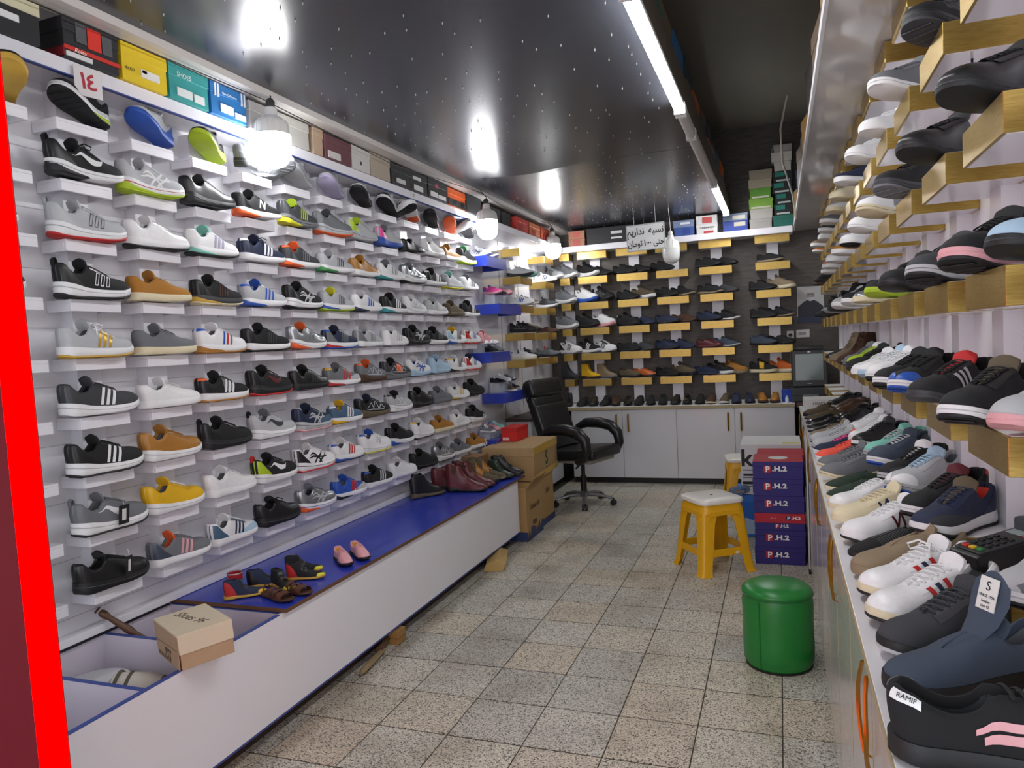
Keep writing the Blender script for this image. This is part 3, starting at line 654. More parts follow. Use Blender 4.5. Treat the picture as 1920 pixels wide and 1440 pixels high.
# ================================================================ boxes
def decal(parent, face, c0, c1, m, name='printed_patch', proud=.0008):
    """flat print: face '-y','+x','-x','+z'; c0,c1 corners in the two face axes"""
    f, v = face
    a, b = c0; c, d = c1
    if f == '-y': return bx(a, c, v-proud, v, b, d).build(name, m, parent)
    if f == '+x': return bx(v, v+proud, a, c, b, d).build(name, m, parent)
    if f == '-x': return bx(v-proud, v, a, c, b, d).build(name, m, parent)
    return bx(a, c, b, d, v, v+proud).build(name, m, parent)
def carton(name, label, loc, size, col, lidcol=None, yaw=0., lid=.32, group=None, marks=(), cat='box', grain=.06, tilt=(0, 0)):
    """box with lid; loc = middle of the bottom, size = (x, y, z); marks = (face, fractions u0,v0,u1,v1, colour)"""
    t = thing(name, label, cat, loc, (tilt[0], tilt[1], yaw), group); sx, sy, sz = size
    m = mat(col, .6, 0, grain, 25, .0, name='card_'+col)
    e = .003; bx(-sx/2+e, sx/2-e, -sy/2+e, sy/2-e, 0, sz*(1-.02)).build('body', m, t, bevel=.001, seg=1)
    bx(-sx/2, sx/2, -sy/2, sy/2, sz*(1-lid), sz).build('lid', mat(lidcol or col, .6, 0, grain, 25, 0, name='card_'+(lidcol or col)), t, bevel=.0015, seg=1)
    for k, (f, u0, v0, u1, v1, c) in enumerate(marks):
        mm = mat(c, .55, name='print_'+c); z0, z1 = v0*sz, v1*sz; pr = .0022
        if f == '+x': decal(t, ('+x', sx/2-.002), (-sy/2+u0*sy, z0), (-sy/2+u1*sy, z1), mm, proud=pr+.002)
        elif f == '-y': decal(t, ('-y', -sy/2+.002), (-sx/2+u0*sx, z0), (-sx/2+u1*sx, z1), mm, proud=pr+.002)
        elif f == '-x': decal(t, ('-x', -sx/2+.002), (-sy/2+u0*sy, z0), (-sy/2+u1*sy, z1), mm, proud=pr+.002)
        else: decal(t, ('+z', sz-.001), (-sx/2+u0*sx, -sy/2+v0*sy), (-sx/2+u1*sx, -sy/2+v1*sy), mm, proud=.0018)
    return t
def ytext(t, body, size, col, x, y, z, **k):      # writing on a face toward the street (-y)
    return text(body, size, mat(col, .6, name='ink_'+col), t, (x, y, z), (PI/2, 0, 0), **k)
def xtext(t, body, size, col, x, y, z, **k):      # writing on a face toward the aisle (+x)
    return text(body, size, mat(col, .6, name='ink_'+col), t, (x, y, z), (PI/2, 0, PI/2), **k)
XB = -2.322; ZB = 2.513
def top_box(y0, y1, label, col, h=.136, marks=(), lidcol=None, dx=0., yaw=0.):
    return carton('shoe_box', label, (XB+dx, (y0+y1)/2, ZB), (.185, y1-y0, h), col, lidcol, yaw, .34, 'shoe boxes on the top shelf', marks)
t = top_box(1.34, 1.815, 'black shoe box with cream lid at the street end of the top shelf', '1c1d20', .137, [('+x', .1, .22, .62, .30, 'd8d8d8'), ('+x', .1, .36, .55, .42, 'd8d8d8'), ('+x', .70, .34, .84, .50, 'e8e8e8')], 'd4cfae')
xtext(t, 'NNEZHAD', .026, '2a2a2a', .0942, -.02, .113)
t = top_box(1.90, 2.12, 'black shoe box with red square and grey fans, second on the top shelf', '222226', .137, [('+x', .42, .40, .66, .92, 'e0301e'), ('+x', .0, .20, 1, .30, 'd02a1e'), ('+x', .22, .46, .40, .94, '55575a'), ('+x', .68, .40, .86, .88, '55575a'), ('+x', .03, .04, .48, .16, 'dcdcdc'), ('-y', 0, .04, 1, .26, '7c0f1c')], yaw=-.03)
xtext(t, 'Rolex', .02, 'f4e8e0', .0952, -.05, .032, shear=.3)
t = top_box(2.13, 2.347, 'bright yellow shoe box on the top shelf', 'e3c512', .137, [('+x', .40, .22, .80, .44, 'e9e9e4'), ('+x', .42, .34, .52, .42, '39405a')]); xtext(t, 'ecco', .022, '3a3418', .0952, -.075, .046)
t = top_box(2.355, 2.572, 'teal shoe box printed with the word SHOES on the top shelf', '2f9a98', .137, [('+x', .18, .12, .55, .36, 'dfe6e4'), ('+x', .60, .10, .86, .34, 'dfe6e4')]); xtext(t, 'SHOES', .026, 'e8f2f0', .0952, -.03, .10)
t = top_box(2.583, 2.808, 'blue shoe box with white stripes on the top shelf', '2272b4', .137, [('+x', .10, .58, .14, .99, 'e8eef4'), ('+x', .18, .58, .22, .99, 'e8eef4'), ('+x', .84, .58, .88, .99, 'e8eef4'), ('+x', .92, .58, .96, .99, 'e8eef4'), ('+x', .25, .14, .60, .40, 'dfe8ee'), ('+x', .64, .10, .95, .28, 'dfe8ee')]); xtext(t, 'New Collection', .014, 'e8f0f6', .0952, 0, .10)
seq = [(2.83, 3.05, 'plain white shoe box behind the largest bulb', 'c9c8c4', ()), (3.06, 3.29, 'pale shoe box with faint writing past the largest bulb', 'bdbbb4', ()), (3.33, 3.42, 'narrow peach-tan carton standing on the top shelf', 'b79f86', ()), (3.43, 3.69, 'burgundy shoe box with white label on the top shelf', '6a4248', [('+x', .1, .05, .55, .34, 'cfc8c6')]), (3.70, 3.90, 'white shoe box marked with a small figure, after the burgundy one', 'cbcac6', [('+x', .45, .25, .5, .4, '333333')]), (3.905, 4.14, 'beige carton on the top shelf, after the white ones', 'aea392', ()),
 (4.15, 4.40, 'black shoe box with white label, first of the dark ones on the top shelf', '26272a', [('+x', .25, .12, .7, .34, 'd4d4d4')]), (4.405, 4.66, 'black shoe box with two white labels on the top shelf', '232428', [('+x', .15, .62, .6, .78, 'd4d4d4'), ('+x', .2, .10, .7, .36, 'd8d8d8')]), (4.665, 4.97, 'black shoe box with pink dot and white panel on the top shelf', '1f1f23', [('+x', .35, .6, .5, .78, 'c0506a'), ('+x', .1, .1, .45, .35, 'e4e4e4'), ('+x', .5, .1, .9, .3, 'e4e4e4')]),
 (4.98, 5.145, 'orange and black shoe box, first of two on the top shelf', 'e0601c', [('+x', 0, .0, 1, .40, '26221f'), ('+x', .45, .1, .52, .36, 'e8e8e8'), ('+x', .65, .1, .72, .36, 'e8e8e8')]), (5.15, 5.315, 'orange and black shoe box, second of two on the top shelf', 'e0601c', [('+x', 0, .0, 1, .40, '26221f'), ('+x', .45, .1, .52, .36, 'e8e8e8'), ('+x', .65, .1, .72, .36, 'e8e8e8')]), (5.325, 5.62, 'charcoal shoe box at the far end of the top shelf', '3a3b3d', ())]
for k, (a, b_, lab, c, mk) in enumerate(seq): top_box(a, b_, lab, c, .126+.010*((k*7) % 3)/2, mk, None, random.uniform(-.012, .0))
for k, (y, c, lab) in enumerate([(5.75, '2b2b2c', 'dark grey shoe box past the second bulb'), (6.0, '202022', 'black shoe box past the second bulb')]): carton('shoe_box', lab, (-2.30, y+.11, 2.487), (.2, .22, .13), c)
for k, (y, c, lab) in enumerate([(6.30, 'b8342a', 'red and orange shoe box in the corner, first of three'), (6.66, 'c06a3c', 'rust orange shoe box in the corner, second of three'), (7.02, 'b8553a', 'rust red shoe box in the corner, third of three')]): carton('shoe_box', lab, (-2.27, y+.16, 2.487), (.2, .33, .125), c, marks=[('+x', .2, .1, .5, .5, '8f2420')])
def back_box(x0, x1, z, h, col, label, lid=None, marks=(), d=.22, yaw=0., lidh=.34): return carton('shoe_box', label, ((x0+x1)/2, 7.76+d/2, z), (x1-x0, d, h), col, lid, yaw, lidh, 'shoe boxes on the back top shelf', marks)
z = 2.488
for a, b_, c, l, h, mk in [(-2.1, -1.92, 'a8745c', 'brown and pink shoe box under the ceiling at the corner', .075, [('-y', .3, .1, .7, .9, 'b0544c')]), (-1.90, -1.42, '2a2a2d', 'wide black shoe box with white tags left of the paper sign'.replace(' left of', ' beside'), .17, [('-y', .55, .55, .8, .72, 'd8d8d8'), ('-y', .55, .25, .8, .36, 'd8d8d8')]), (-1.40, -1.22, '3c3c40', 'dark grey shoe box half behind the paper sign', .16, [('-y', .5, .6, .7, .8, 'd8d8d8')])]: back_box(a, b_, z, h, c, l, marks=mk)
back_box(-2.1, -1.92, z+.077, .085, 'b07a60', 'brown shoe box with pink patch, upper of two in the corner', marks=[('-y', .3, .2, .7, .9, 'c06058')])
back_box(-.98, -.78, z, .085, '3f5aa0', 'blue and white shoe box just past the unlit bulb, lower one', marks=[('-y', .45, .2, .8, .9, '2f4790')]); back_box(-.99, -.78, z+.087, .07, '7f8db0', 'pale blue shoe box just past the unlit bulb, upper one', marks=[('-y', .35, .4, .8, .7, 'e0e4ea')])
t = back_box(-.76, -.55, z, .095, 'd8d6d4', 'white shoe box with red strip, lower of the pair', marks=[('-y', .35, .05, .8, .28, 'b83038')]); ytext(t, 'CHESHMEH', .026, '2a2a2a', 0, -.1128, .06)
back_box(-.76, -.55, z+.097, .085, 'd6d4d2', 'white shoe box with red square, upper of the pair', marks=[('-y', .3, .1, .75, .8, 'b84a48')])
back_box(-.50, -.26, z, .10, '2f48a0', 'royal blue shoe box under the lit tube end', marks=[('-y', .45, .45, .9, .85, 'cfc8b4')]); back_box(-.50, -.26, z+.102, .07, '8fa2bc', 'pale blue-grey lid box over the royal blue one', marks=[('-y', .4, .2, .9, .7, 'dcd6c6')])
zz = z
for k, (h, c, l) in enumerate([(.095, 'a9a7a2', 'grey shoe box at the bottom of the tall back stack'), (.095, 'b3b1ab', 'grey shoe box second from the bottom of the tall back stack'), (.10, '7aa83e', 'lime green shoe box, lower of two in the tall stack'), (.10, '5c9434', 'green shoe box, upper of two in the tall stack'), (.085, '9a917e', 'beige shoe box above the green ones'), (.09, '8a8272', 'beige shoe box topping the green stack')]):
    back_box(-.245+.01*(k % 2), -.035+.008*(k % 3), zz, h, c, l, marks=[('-y', .1, .05, .9, .22, 'c9c9b4')] if k in (2, 3) else ()); zz += h+.001
zz = z
for k, (h, c, l) in enumerate([(.11, '1f6a5e', 'teal green shoe box at the foot of the end stack'), (.105, '1c2422', 'black and teal shoe box, second in the end stack'), (.105, '1c2422', 'black and teal shoe box, third in the end stack'), (.105, '1d2625', 'black and teal shoe box, fourth in the end stack'), (.105, '1a2220', 'black and teal shoe box, fifth in the end stack'), (.09, 'bdb9b0', 'off-white shoe box, sixth in the end stack'), (.09, 'c4c0b6', 'off-white shoe box, seventh in the end stack'), (.07, 'a5a29c', 'grey lid lying askew on the end stack')]):
    back_box(-.025+.012*(k % 3), .165-.01*(k % 2), zz, h, c, l, marks=[('-y', .15, .06, .85, .22, 'b9c4c0'), ('-y', .1, .5, .6, .9, '1f7a6c')] if 0 < k < 5 else (), yaw=.12 if k == 7 else 0); zz += h+.001
# boxes stored up in the loft, along the ceiling edge and over the soffit
rl = random.Random(5); y = 1.6
cols = [('6b5a45', 'brown'), ('584c3e', 'dull brown'), ('1f6a62', 'teal'), ('26384a', 'navy'), ('4a5a68', 'slate'), ('6a5c48', 'tan brown'), ('2a3c50', 'dark blue'), ('8c3030', 'red'), ('c05a22', 'orange'), ('c8601c', 'bright orange'), ('2f6aa0', 'blue'), ('3a5a80', 'steel blue')]
for k in range(12):
    c, nm = cols[k]; L_ = .44; yy = 2.1+k*.46
    carton('storage_box', nm+' storage box on the ceiling edge, lower tier, '+ORD[k+1]+' from the entrance', (-.60, yy+.22, 2.705), (.30, L_, .16+.03*(k % 3)), c, group='boxes along the ceiling edge', grain=.25)
    c, nm = cols[(k*5+2) % 12]
    carton('storage_box', nm+' storage box on the ceiling edge, upper tier, '+ORD[k+1]+' from the entrance', (-.60, yy+.20, 2.706+.16+.03*(k % 3)), (.28, L_-.06, .14), c, group='boxes along the ceiling edge', grain=.2)
for k in range(9):
    c, nm = [('8a6a3e', 'tan'), ('5a4630', 'brown'), ('2c2a28', 'black'), ('a8803c', 'yellow-brown'), ('4a3a2a', 'dark brown'), ('6a5434', 'brown'), ('2a4a80', 'blue'), ('3a2c22', 'dark'), ('7a5c36', 'tan')][k]
    yy = 2.7+k*.58; carton('loft_carton', nm+' carton on the loft over the gold shelves, '+ORD[k+1]+' from the entrance', (.34, yy, 2.492), (.32, .46, .16+.05*(k % 3)), c, yaw=rl.uniform(-.15, .15), group='cartons over the gold shelves', grain=.2)
cb = MB().tube([(.1, 5.6, 3.1), (.05, 5.7, 2.9), (.06, 5.95, 2.72), (.13, 6.4, 2.56), (.155, 6.7, 2.47), (.158, 6.72, 2.40)], .007, 8).build('cable', mat('b9b2a6', .5), smooth=True); tag(cb, 'pale cable drooping from the loft past the soffit edge', 'cable')
# ================================================================ paper sign, tags, poster, sockets
t = thing('paper_sign', 'white framed sign with two lines of black Persian writing', 'sign', (-1.14, 6.95, 2.405), (0, -.03, .0))
bx(-.178, .178, 0, .008, -.122, .122).build('board', mat('e8eae9', .5), t)
for b in ((-.178, .178, -.003, 0, .112, .122), (-.178, .178, -.003, 0, -.122, -.112), (-.178, -.168, -.003, 0, -.112, .112), (.168, .178, -.003, 0, -.112, .112)): bx(*b).build('frame', mat('b9bfbe', .5), t)
INK = mat('1e1e20', .7, name='black_ink')
text('\ufee2\ufbfe\ufead\ufe8d\ufeaa\ufee7  \ufeea\ufbff\ufeb4\ufee7', .088, INK, t, (0, -.0015, .055), (PI/2, 0, 0), sx=.80, bold=.0016)
text('\ufee5\ufe8e\ufee3\ufeee\ufe97 \u06f1\u06f0\u06f0\u06f0 \ufbfd\ufe98\ufea3', .080, INK, t, (0, -.0015, -.055), (PI/2, 0, 0), sx=.74, bold=.0014)
for s in (-.1, .1): MB().tube([(s, .004, .12), (s, .004, .28)], .0015, 5).build('string', MATTEW, t)
t = thing('price_tag', 'white paper tag with a red handwritten number hanging from the top shelf', 'sign', (-2.225, 1.975, 2.452), (.0, .0, PI/2-.2))
bx(-.048, .048, -.001, .001, -.055, .045).build('paper', mat('dedada', .6), t); text('\u0661\u0664', .075, mat('b02838', .6), t, (0, -.0014, -.006), (PI/2, 0, 0), bold=.002)
for (y, s, lab) in ((4.45, '\u06f1\u06f7', 'small white size tag on the top shelf edge below the black boxes'),):
    t = thing('size_tag', lab, 'sign', (-2.2475, y, 2.487), (0, 0, PI/2)); bx(-.03, .03, -.001, .0, -.018, .018).build('paper', mat('e4e4e4', .6), t); text(s, .028, INK, t, (0, -.0013, 0), (PI/2, 0, 0))
t = thing('size_tag', 'white torn size tag on the corner shelf edge beside the bulb', 'sign', (-2.158, 6.9, 2.46), (0, 0, PI/2)); bx(-.035, .035, -.002, .0, -.05, .02).build('paper', mat('e6e6e6', .6), t); text('\u06f1\u06f1', .04, INK, t, (0, -.0023, -.015), (PI/2, 0, 0))
t = thing('poster', 'grey portrait poster of a bearded man in dark clothes on the dark wall', 'poster', (.30, 7.995, 1.72), (0, .02, 0))
bx(-.125, .125, -.003, 0, -.18, .18).build('paper', mat('b9bab8', .5, 0, .12, 8, 0), t)
def flat(name, pts, m, y): return MB().prism(pts, y-.0006, y).build(name, m, t)
flat('printed_torso', [(-.118, -.175), (.118, -.175), (.118, -.02), (.06, .03), (.03, .045), (-.03, .045), (-.06, .03), (-.118, -.02)], mat('2b2e3a', .6), -.003)
flat('printed_face', [(.040*math.cos(a), .095+.055*math.sin(a)) for a in np.linspace(0, 2*PI, 20)[:-1]], mat('8f8a88', .6), -.0036)
flat('printed_beard', [(.036*math.cos(a), .072+.038*math.sin(a)) for a in np.linspace(PI, 2*PI, 12)], mat('c4c4c6', .6), -.0042)
flat('printed_hair', [(.041*math.cos(a), .112+.042*math.sin(a)) for a in np.linspace(.15, PI-.15, 12)], mat('bcbcbe', .6), -.0042)
for s in (-1, 1): bx(s*.016-.009, s*.016+.009, -.0049, -.0043, .1, .106).build('printed_brow', mat('3a3a3e', .6), t)
bx(-.125, .125, -.0042, -.0036, -.18, -.12).build('printed_band', mat('2f3550', .6), t)
for x0, x1, z0, z1, lab in ((.07, .138, 1.39, 1.468, 'square white wall socket with a black plug'), (.158, .285, 1.395, 1.475, 'double-width white wall socket beside the square one')):
    t = thing('wall_socket', lab, 'socket'); bx(x0, x1, 7.985, YB, z0, z1).build('plate', mat('cfcfcd', .35), t, bevel=.004); c = (x0+x1)/2
    if x1-x0 < .1:
        MB().lathe([(.018, 0), (.018, .02), (.012, .03)], 12).mesh('plug'); p = MB().lathe([(.018, 0), (.017, .022), (.008, .034)], 12).build('plug', BLACKP, t, smooth=True); p.location = (c, 7.985, 1.425); p.rotation_euler = (PI/2, 0, 0)
        MB().tube([(c, 7.955, 1.42), (c, 7.95, 1.36), (c-.005, 7.96, 1.2), (c-.02, 7.96, .95)], .004, 6).build('cord', mat('9a968e', .5), t, smooth=True)
    else: bx(c-.04, c+.03, 7.983, 7.985, 1.42, 1.45).build('printed_label', mat('9a9a9a', .6), t)
# ================================================================ TV corner
t = thing('television', 'small old grey-black tube television beside the poster wall', 'television', (.255, 7.50, .93), (0, 0, -.05))
bx(-.16, .16, 0, .05, 0, .35).build('bezel', mat('24262a', .4), t, bevel=.012); 
mb = MB().prism([(-.15, .02), (.15, .02), (.15, .33), (-.15, .33)], .05, .12); mb.prism([(-.12, .04), (.12, .04), (.12, .29), (-.12, .29)], .12, .32); mb.build('back_shell', BLACKP, t, bevel=.01)
bx(-.125, .125, -.006, .002, .06, .315).build('screen', mat('5f6a66', .12, name='dull_crt_glass'), t, bevel=.004); bx(-.012, .012, -.004, 0, .325, .338).build('sticker', MATTEW, t); bx(-.02, .02, -.003, 0, .03, .036).build('badge', mat('9a9a9a', .4), t)
t = thing('dvd_player', 'flat black player lying on top of the small television', 'player', (.25, 7.6, 1.283)); bx(-.13, .13, -.1, .1, 0, .035).build('case', BLACKP, t, bevel=.004); bx(-.1, .0, -.102, -.1, .012, .024).build('tray_front', mat('2c2c30', .3), t)
t = thing('tool_case', 'dark plastic tool case with a grey latch under the television', 'case', (.26, 7.50, .79)); bx(-.17, .17, -.02, .24, 0, .135).build('shell', mat('33373c', .5), t, bevel=.012); bx(-.172, .172, -.022, .242, .062, .068).build('seam_band', BLACKP, t); bx(-.07, .07, -.034, -.02, .03, .07).build('latch', mat('6d7276', .4), t, bevel=.004); bx(-.03, .03, -.036, -.03, .04, .06).build('handle_gap', BLACKP, t)
t = thing('side_stand', 'dark stand carrying the tool case in the corner by the counter end', 'stand'); bx(.13, .52, 7.30, YB-.02, .755, .788).build('top', mat('4a3430', .5), t); bx(.15, .50, 7.34, YB-.03, 0, .755).build('body', BLACKP, t)
t = thing('folded_carton', 'white printed carton lying on the far end of the counter', 'box', (.34, 6.0, .877), (0, 0, .04)); bx(-.18, .18, -.15, .15, 0, .075).build('body', mat('c9c9c6', .6), t, bevel=.002); ytext(t, 'HANDLE WITH CARE', .03, '2a2a2a', 0, -.1512, .045, sx=.9)
t = thing('blue_packet', 'blue cardboard packet at the end of the shoe row on the cabinets', 'box', (.065, 7.62, .786), (0, 0, .2)); bx(-.055, .055, -.04, .04, 0, .115).build('body', mat('2f50c0', .5), t, bevel=.003); bx(-.056, .056, -.041, .041, .085, .117).build('lid', mat('2a48b0', .5), t)
t = thing('spray_can', 'small white capped bottle before the blue packet', 'bottle', (.05, 7.53, .786)); MB().lathe([(.016, 0), (.017, .04), (.012, .05)], 14).build('body', MATTEW, t, smooth=True); MB().lathe([(.012, .05), (.012, .062), (.004, .066)], 12).build('cap', mat('c0c4c8', .3), t, smooth=True)
# ================================================================ floor things
# yellow stools
YEL = mat('e2a90e', .32, name='yellow_plastic')
def stool(loc, yaw, label):
    t = thing('plastic_stool', label, 'stool', loc, (0, 0, yaw), 'yellow plastic stools')
    def sq(h, r, n=6):
        pts = []
        for cx, cy, a0 in ((1, 1, 0), (-1, 1, PI/2), (-1, -1, PI), (1, -1, 1.5*PI)):
            for k in range(n+1):
                a = a0+PI/2*k/n; pts.append((cx*(h-r)+r*math.cos(a), cy*(h-r)+r*math.sin(a)))
        return pts
    rows = [[(x, y, z) for x, y in sq(h, r)] for h, r, z in ((.138, .045, .425), (.150, .05, .428), (.154, .052, .44), (.150, .05, .452), (.135, .045, .460), (.06, .03, .462), (.012, .008, .459))]
    mb = MB().grid(rows, close_v=True); mb.f += [tuple(range(len(rows[0]))), tuple(len(rows[0])*6+k for k in range(len(rows[0])))]; mb.build('seat', mat('e6e3dc', .35, name='cream_plastic'), t, smooth=True)
    MB().lathe([(.009, .4595), (.009, .4625)], 12).build('drain_hole', mat('6f6c66', .6), t)
    # skirt under the seat
    rows = [[(x, y, z) for x, y in sq(h, r)] for h, r, z in ((.140, .05, .43), (.146, .05, .40), (.150, .05, .375))]
    MB().grid(rows, close_v=True).build('skirt', YEL, t, smooth=True)
    for sx_, sy_ in ((1, 1), (-1, 1), (-1, -1), (1, -1)):
        mb = MB(); rows = []
        for z, c, w in ((.40, .140, .088), (.32, .149, .066), (.15, .166, .056), (.03, .180, .052), (.012, .188, .055), (0, .194, .060)):
            # L-shaped channel leg wrapped round the corner
            P = [(c-w*1.25, c), (c-.026, c), (c-.010, c-.003), (c-.003, c-.010), (c, c-.026), (c, c-w*1.25), (c-.006, c-w*1.25), (c-.007, c-.028), (c-.013, c-.013), (c-.028, c-.007), (c-w*1.25, c-.006)]
            rows.append([(sx_*a, sy_*b, z) for a, b in P])
        mb.grid(rows, close_v=True); n = len(rows[0]); mb.f += [tuple(range(n)), tuple(range(n*5, n*6))]
        mb.build('leg', YEL, t, smooth=True)
    for a in range(4):
        M = Matrix.Rotation(a*PI/2, 4, 'Z'); o = MB().prism([(-.118, .155), (.118, .155), (.128, .105), (.07, .11), (-.07, .11), (-.128, .105)], .155, .161).build('brace', YEL, t, bevel=.002); o.rotation_euler = (.0, 0, a*PI/2)
        o = MB().prism([(-.10, .385), (.10, .385), (.11, .33), (.085, .36), (-.085, .36), (-.11, .33)], .146, .152).build('apron', YEL, t); o.rotation_euler = (0, 0, a*PI/2)
    bx(.06, .085, -.163, -.161, .118, .130).build('sticker', MATTEW, t)
stool((-.435, 4.76, 0), .62, 'yellow plastic stool with cream seat in the middle of the floor')
stool((-.30, 6.32, 0), .15, 'yellow plastic stool half hidden behind the white carton')
# green pouf
t = thing('round_pouf', 'round green leatherette pouf with a domed top', 'pouf', (-.045, 3.40, 0)); GRN = mat('1c7a30', .33, 0, .08, 30, .12, name='green_leatherette')
mb = MB(); mb.lathe([(.138, .008), (.148, .03), (.150, .10), (.148, .2), (.150, .28), (.144, .318)], 40, caps=False); mb.build('body', GRN, t, smooth=True)
MB().lathe([(.144, .318), (.149, .326), (.147, .338), (.130, .352), (.09, .362), (.04, .367), (.001, .368)], 40, caps=False).build('cushion_top', GRN, t, smooth=True)
MB().lathe([(.1455, .316), (.151, .319), (.1515, .323), (.1455, .326)], 40, caps=False).build('piping', mat('14602a', .4), t, smooth=True); MB().lathe([(.140, 0), (.142, .010)], 40).build('base', BLACKP, t); 
mb = MB()
for a in (1.9, 4.2): mb.tube([(.1505*math.cos(a), .1505*math.sin(a), z) for z in (.02, .1, .2, .31)], .002, 5)
mb.build('side_seam', mat('14602a', .5), t)
# stack of purple shoe boxes
INDIGO = '2a2070'
for n_, z in enumerate([0, .109, .218, .327, .436, .545]):
    red = n_ == 2
    h = .108; t = carton('shoe_box', ['lowest dark blue P.H.2 shoe box resting on the floor', 'dark blue P.H.2 shoe box, second from the floor', 'dark blue P.H.2 shoe box with a red lid in the stack', 'dark blue P.H.2 shoe box right above the red-lidded one'.replace('right above', 'directly above'), 'dark blue P.H.2 shoe box, second from the stack top', 'dark blue P.H.2 shoe box topping the stack, red lid showing'][n_], (-.034+random.uniform(-.003, .003), 5.02, z), (.30, .31, h), INDIGO, 'b01c30' if red else INDIGO, 0, .56 if red else .3, 'purple-blue shoe box stack', [('-x', .1, .1, .9, .9, '3a3a6a')])
    if n_ == 5: bx(-.148, .148, -.153, .153, h, h+.0015).build('lid_print', mat('b01c30', .5, name='red_print'), t); MB().lathe([(.06, h+.0015), (.06, h+.0025)], 24).build('lid_emblem', MATTEW, t); 
    def ph(x, zz, s, c1='e8e6e6'):
        bx(x-.085*s, x-.042*s, -.1576, -.155, zz-.022*s, zz+.022*s).build('print_square', mat('b01c30' if not (red and zz > .07) else '1d1a50', .5), t)
        ytext(t, 'P', .052*s, 'f0eeee', x-.062*s, -.158, zz-.002*s, bold=.0012*s); ytext(t, '.H.2', .042*s, c1, x+.008*s, -.1565, zz+.001, sx=1.25, bold=.0016*s)
    if red: ph(.09, .08, .62); ph(.02, .028, .6); ytext(t, '\ufedd\ufe8e\ufe97\ufeae\ufeb7', .016, 'd8a8a8', -.04, -.1565, .08)
    else: ph(.0, .062, 1.)
t = carton('shoe_box', 'dark blue and red P.H.2 shoe box behind the top of the stack', (-.02, 5.34, .52), (.30, .31, .125), INDIGO, 'b01c30'); 
t = carton('shoe_box', 'dark blue shoe box hidden low behind the stack', (-.02, 5.34, .395), (.30, .31, .124), INDIGO)
t = carton('shoe_box', 'dark blue shoe box lowest behind the stack', (-.02, 5.34, 0.0), (.30, .31, .394), '33306a')
t = thing('shipping_carton', 'white shipping carton with black print standing on the blue box', 'box', (-.085, 5.76, .305)); bx(-.205, .205, -.235, .235, 0, .36).build('body', mat('cdced0', .55), t, bevel=.002)
for a, b_ in ((-.234, -.002), (.002, .234)): bx(-.204, .204, a, b_, .36, .363).build('flap', mat('d8d8d8', .55), t)
bx(.08, .19, -.20, -.13, .363, .364).build('label', mat('cfc458', .6), t); ytext(t, 'k', .17, '1c1c1e', -.165, -.2358, .26, bold=.004)
for zz, hh in ((.175, .006), (.06, .004), (.075, .02), (.12, .004)): bx(-.195, -.10, -.2362, -.2350, zz, zz+hh).build('printed_bar', INK, t)
bx(-.19, -.12, -.2362, -.235, .135, .15).build('printed_bar', INK, t)
t = thing('bottle_carton', 'blue water bottle carton under the white shipping carton', 'box', (-.12, 5.74, 0), (0, 0, .06)); bx(-.21, .21, -.22, .22, 0, .30).build('body', mat('1f62b8', .5), t, bevel=.003); bx(-.211, .211, -.221, .221, .25, .302).build('lid', mat('2a72c8', .5), t, bevel=.003); bx(-.05, .0, -.2225, -.22, .17, .23).build('label', MATTEW, t)
MB().prism([(-.19, .02), (-.02, .02), (-.02, .13), (-.06, .16), (-.11, .12), (-.16, .14), (-.19, .10)], -.2232, -.22).build('printed_splash', mat('9db4cc', .5), t)
t = thing('water_bottle', 'clear water bottle lying on the blue carton beside the yellow stool', 'bottle', (-.29, 5.50, .345), (0, PI/2, .9)); MB().lathe([(.005, -.11), (.03, -.10), (.032, -.02), (.030, .03), (.032, .06), (.014, .10)], 16).build('body', mat('b8cfe8', .1, trans=.8, name='clear_plastic_bottle'), t, smooth=True); MB().lathe([(.015, .10), (.015, .118)], 12).build('cap', mat('3f6fc8', .4), t); bx(-.001, .001, -.02, .02, -.02, .03).build('label', mat('3f6fc8', .5), t)
t = thing('board_strip', 'pale upright board edge leaning on the counter end beside the stack', 'board', (.128, 4.72, 0)); bx(-.003, .006, -.02, .02, 0, .86).build('strip', mat('b9b9bd', .4), t); bx(-.004, .007, -.022, .022, 0, .03).build('foot', BLACKP, t)
# brown cartons by the bench end
CARD = 'a88654'
t = carton('cardboard_carton', 'open brown carton with blue printed base at the bench end', (-1.92, 5.31, 0), (.24, .38, .40), CARD, grain=.12, lid=.05)
for k in range(6): MB().prism([(-.19+.063*k, 0), (-.19+.063*(k+1), 0), (-.19+.063*(k+1), .03+.02*((k*3) % 4)), (-.19+.063*(k+.5), .07+.015*((k*5) % 3))], .1205, .1222, 'x').build('printed_wave', mat('2c3a66', .6), t)
bx(-.12, .12, -.1922, -.1905, 0, .07).build('printed_wave', mat('2c3a66', .6), t); xtext(t, 'Green Ark', .062, '3a2c1a', .1222, 0, .24, shear=.35, sx=.8); bx(.1205, .1222, -.05, .03, .10, .13).build('printed_mark', mat('4a3a22', .6), t)
for a, s in ((.9, 1), (1.9, -1)):
    o = bx(0, .09, -.16, .16, -.002, .002).build('flap', mat(CARD, .7, 0, .12, 25, 0), t); o.location = (.12*s, 0, .40); o.rotation_euler = (0, -a if s > 0 else -a, 0)
t = carton('cardboard_carton', 'brown carton with blue printed base beside the office chair', (-1.95, 5.74, 0), (.24, .36, .40), CARD, grain=.12, lid=.05); bx(.1205, .1222, -.18, .18, 0, .05).build('printed_wave', mat('2c3a66', .6), t); xtext(t, 'Ark', .07, '3a2c1a', .1222, 0, .27, shear=.35)
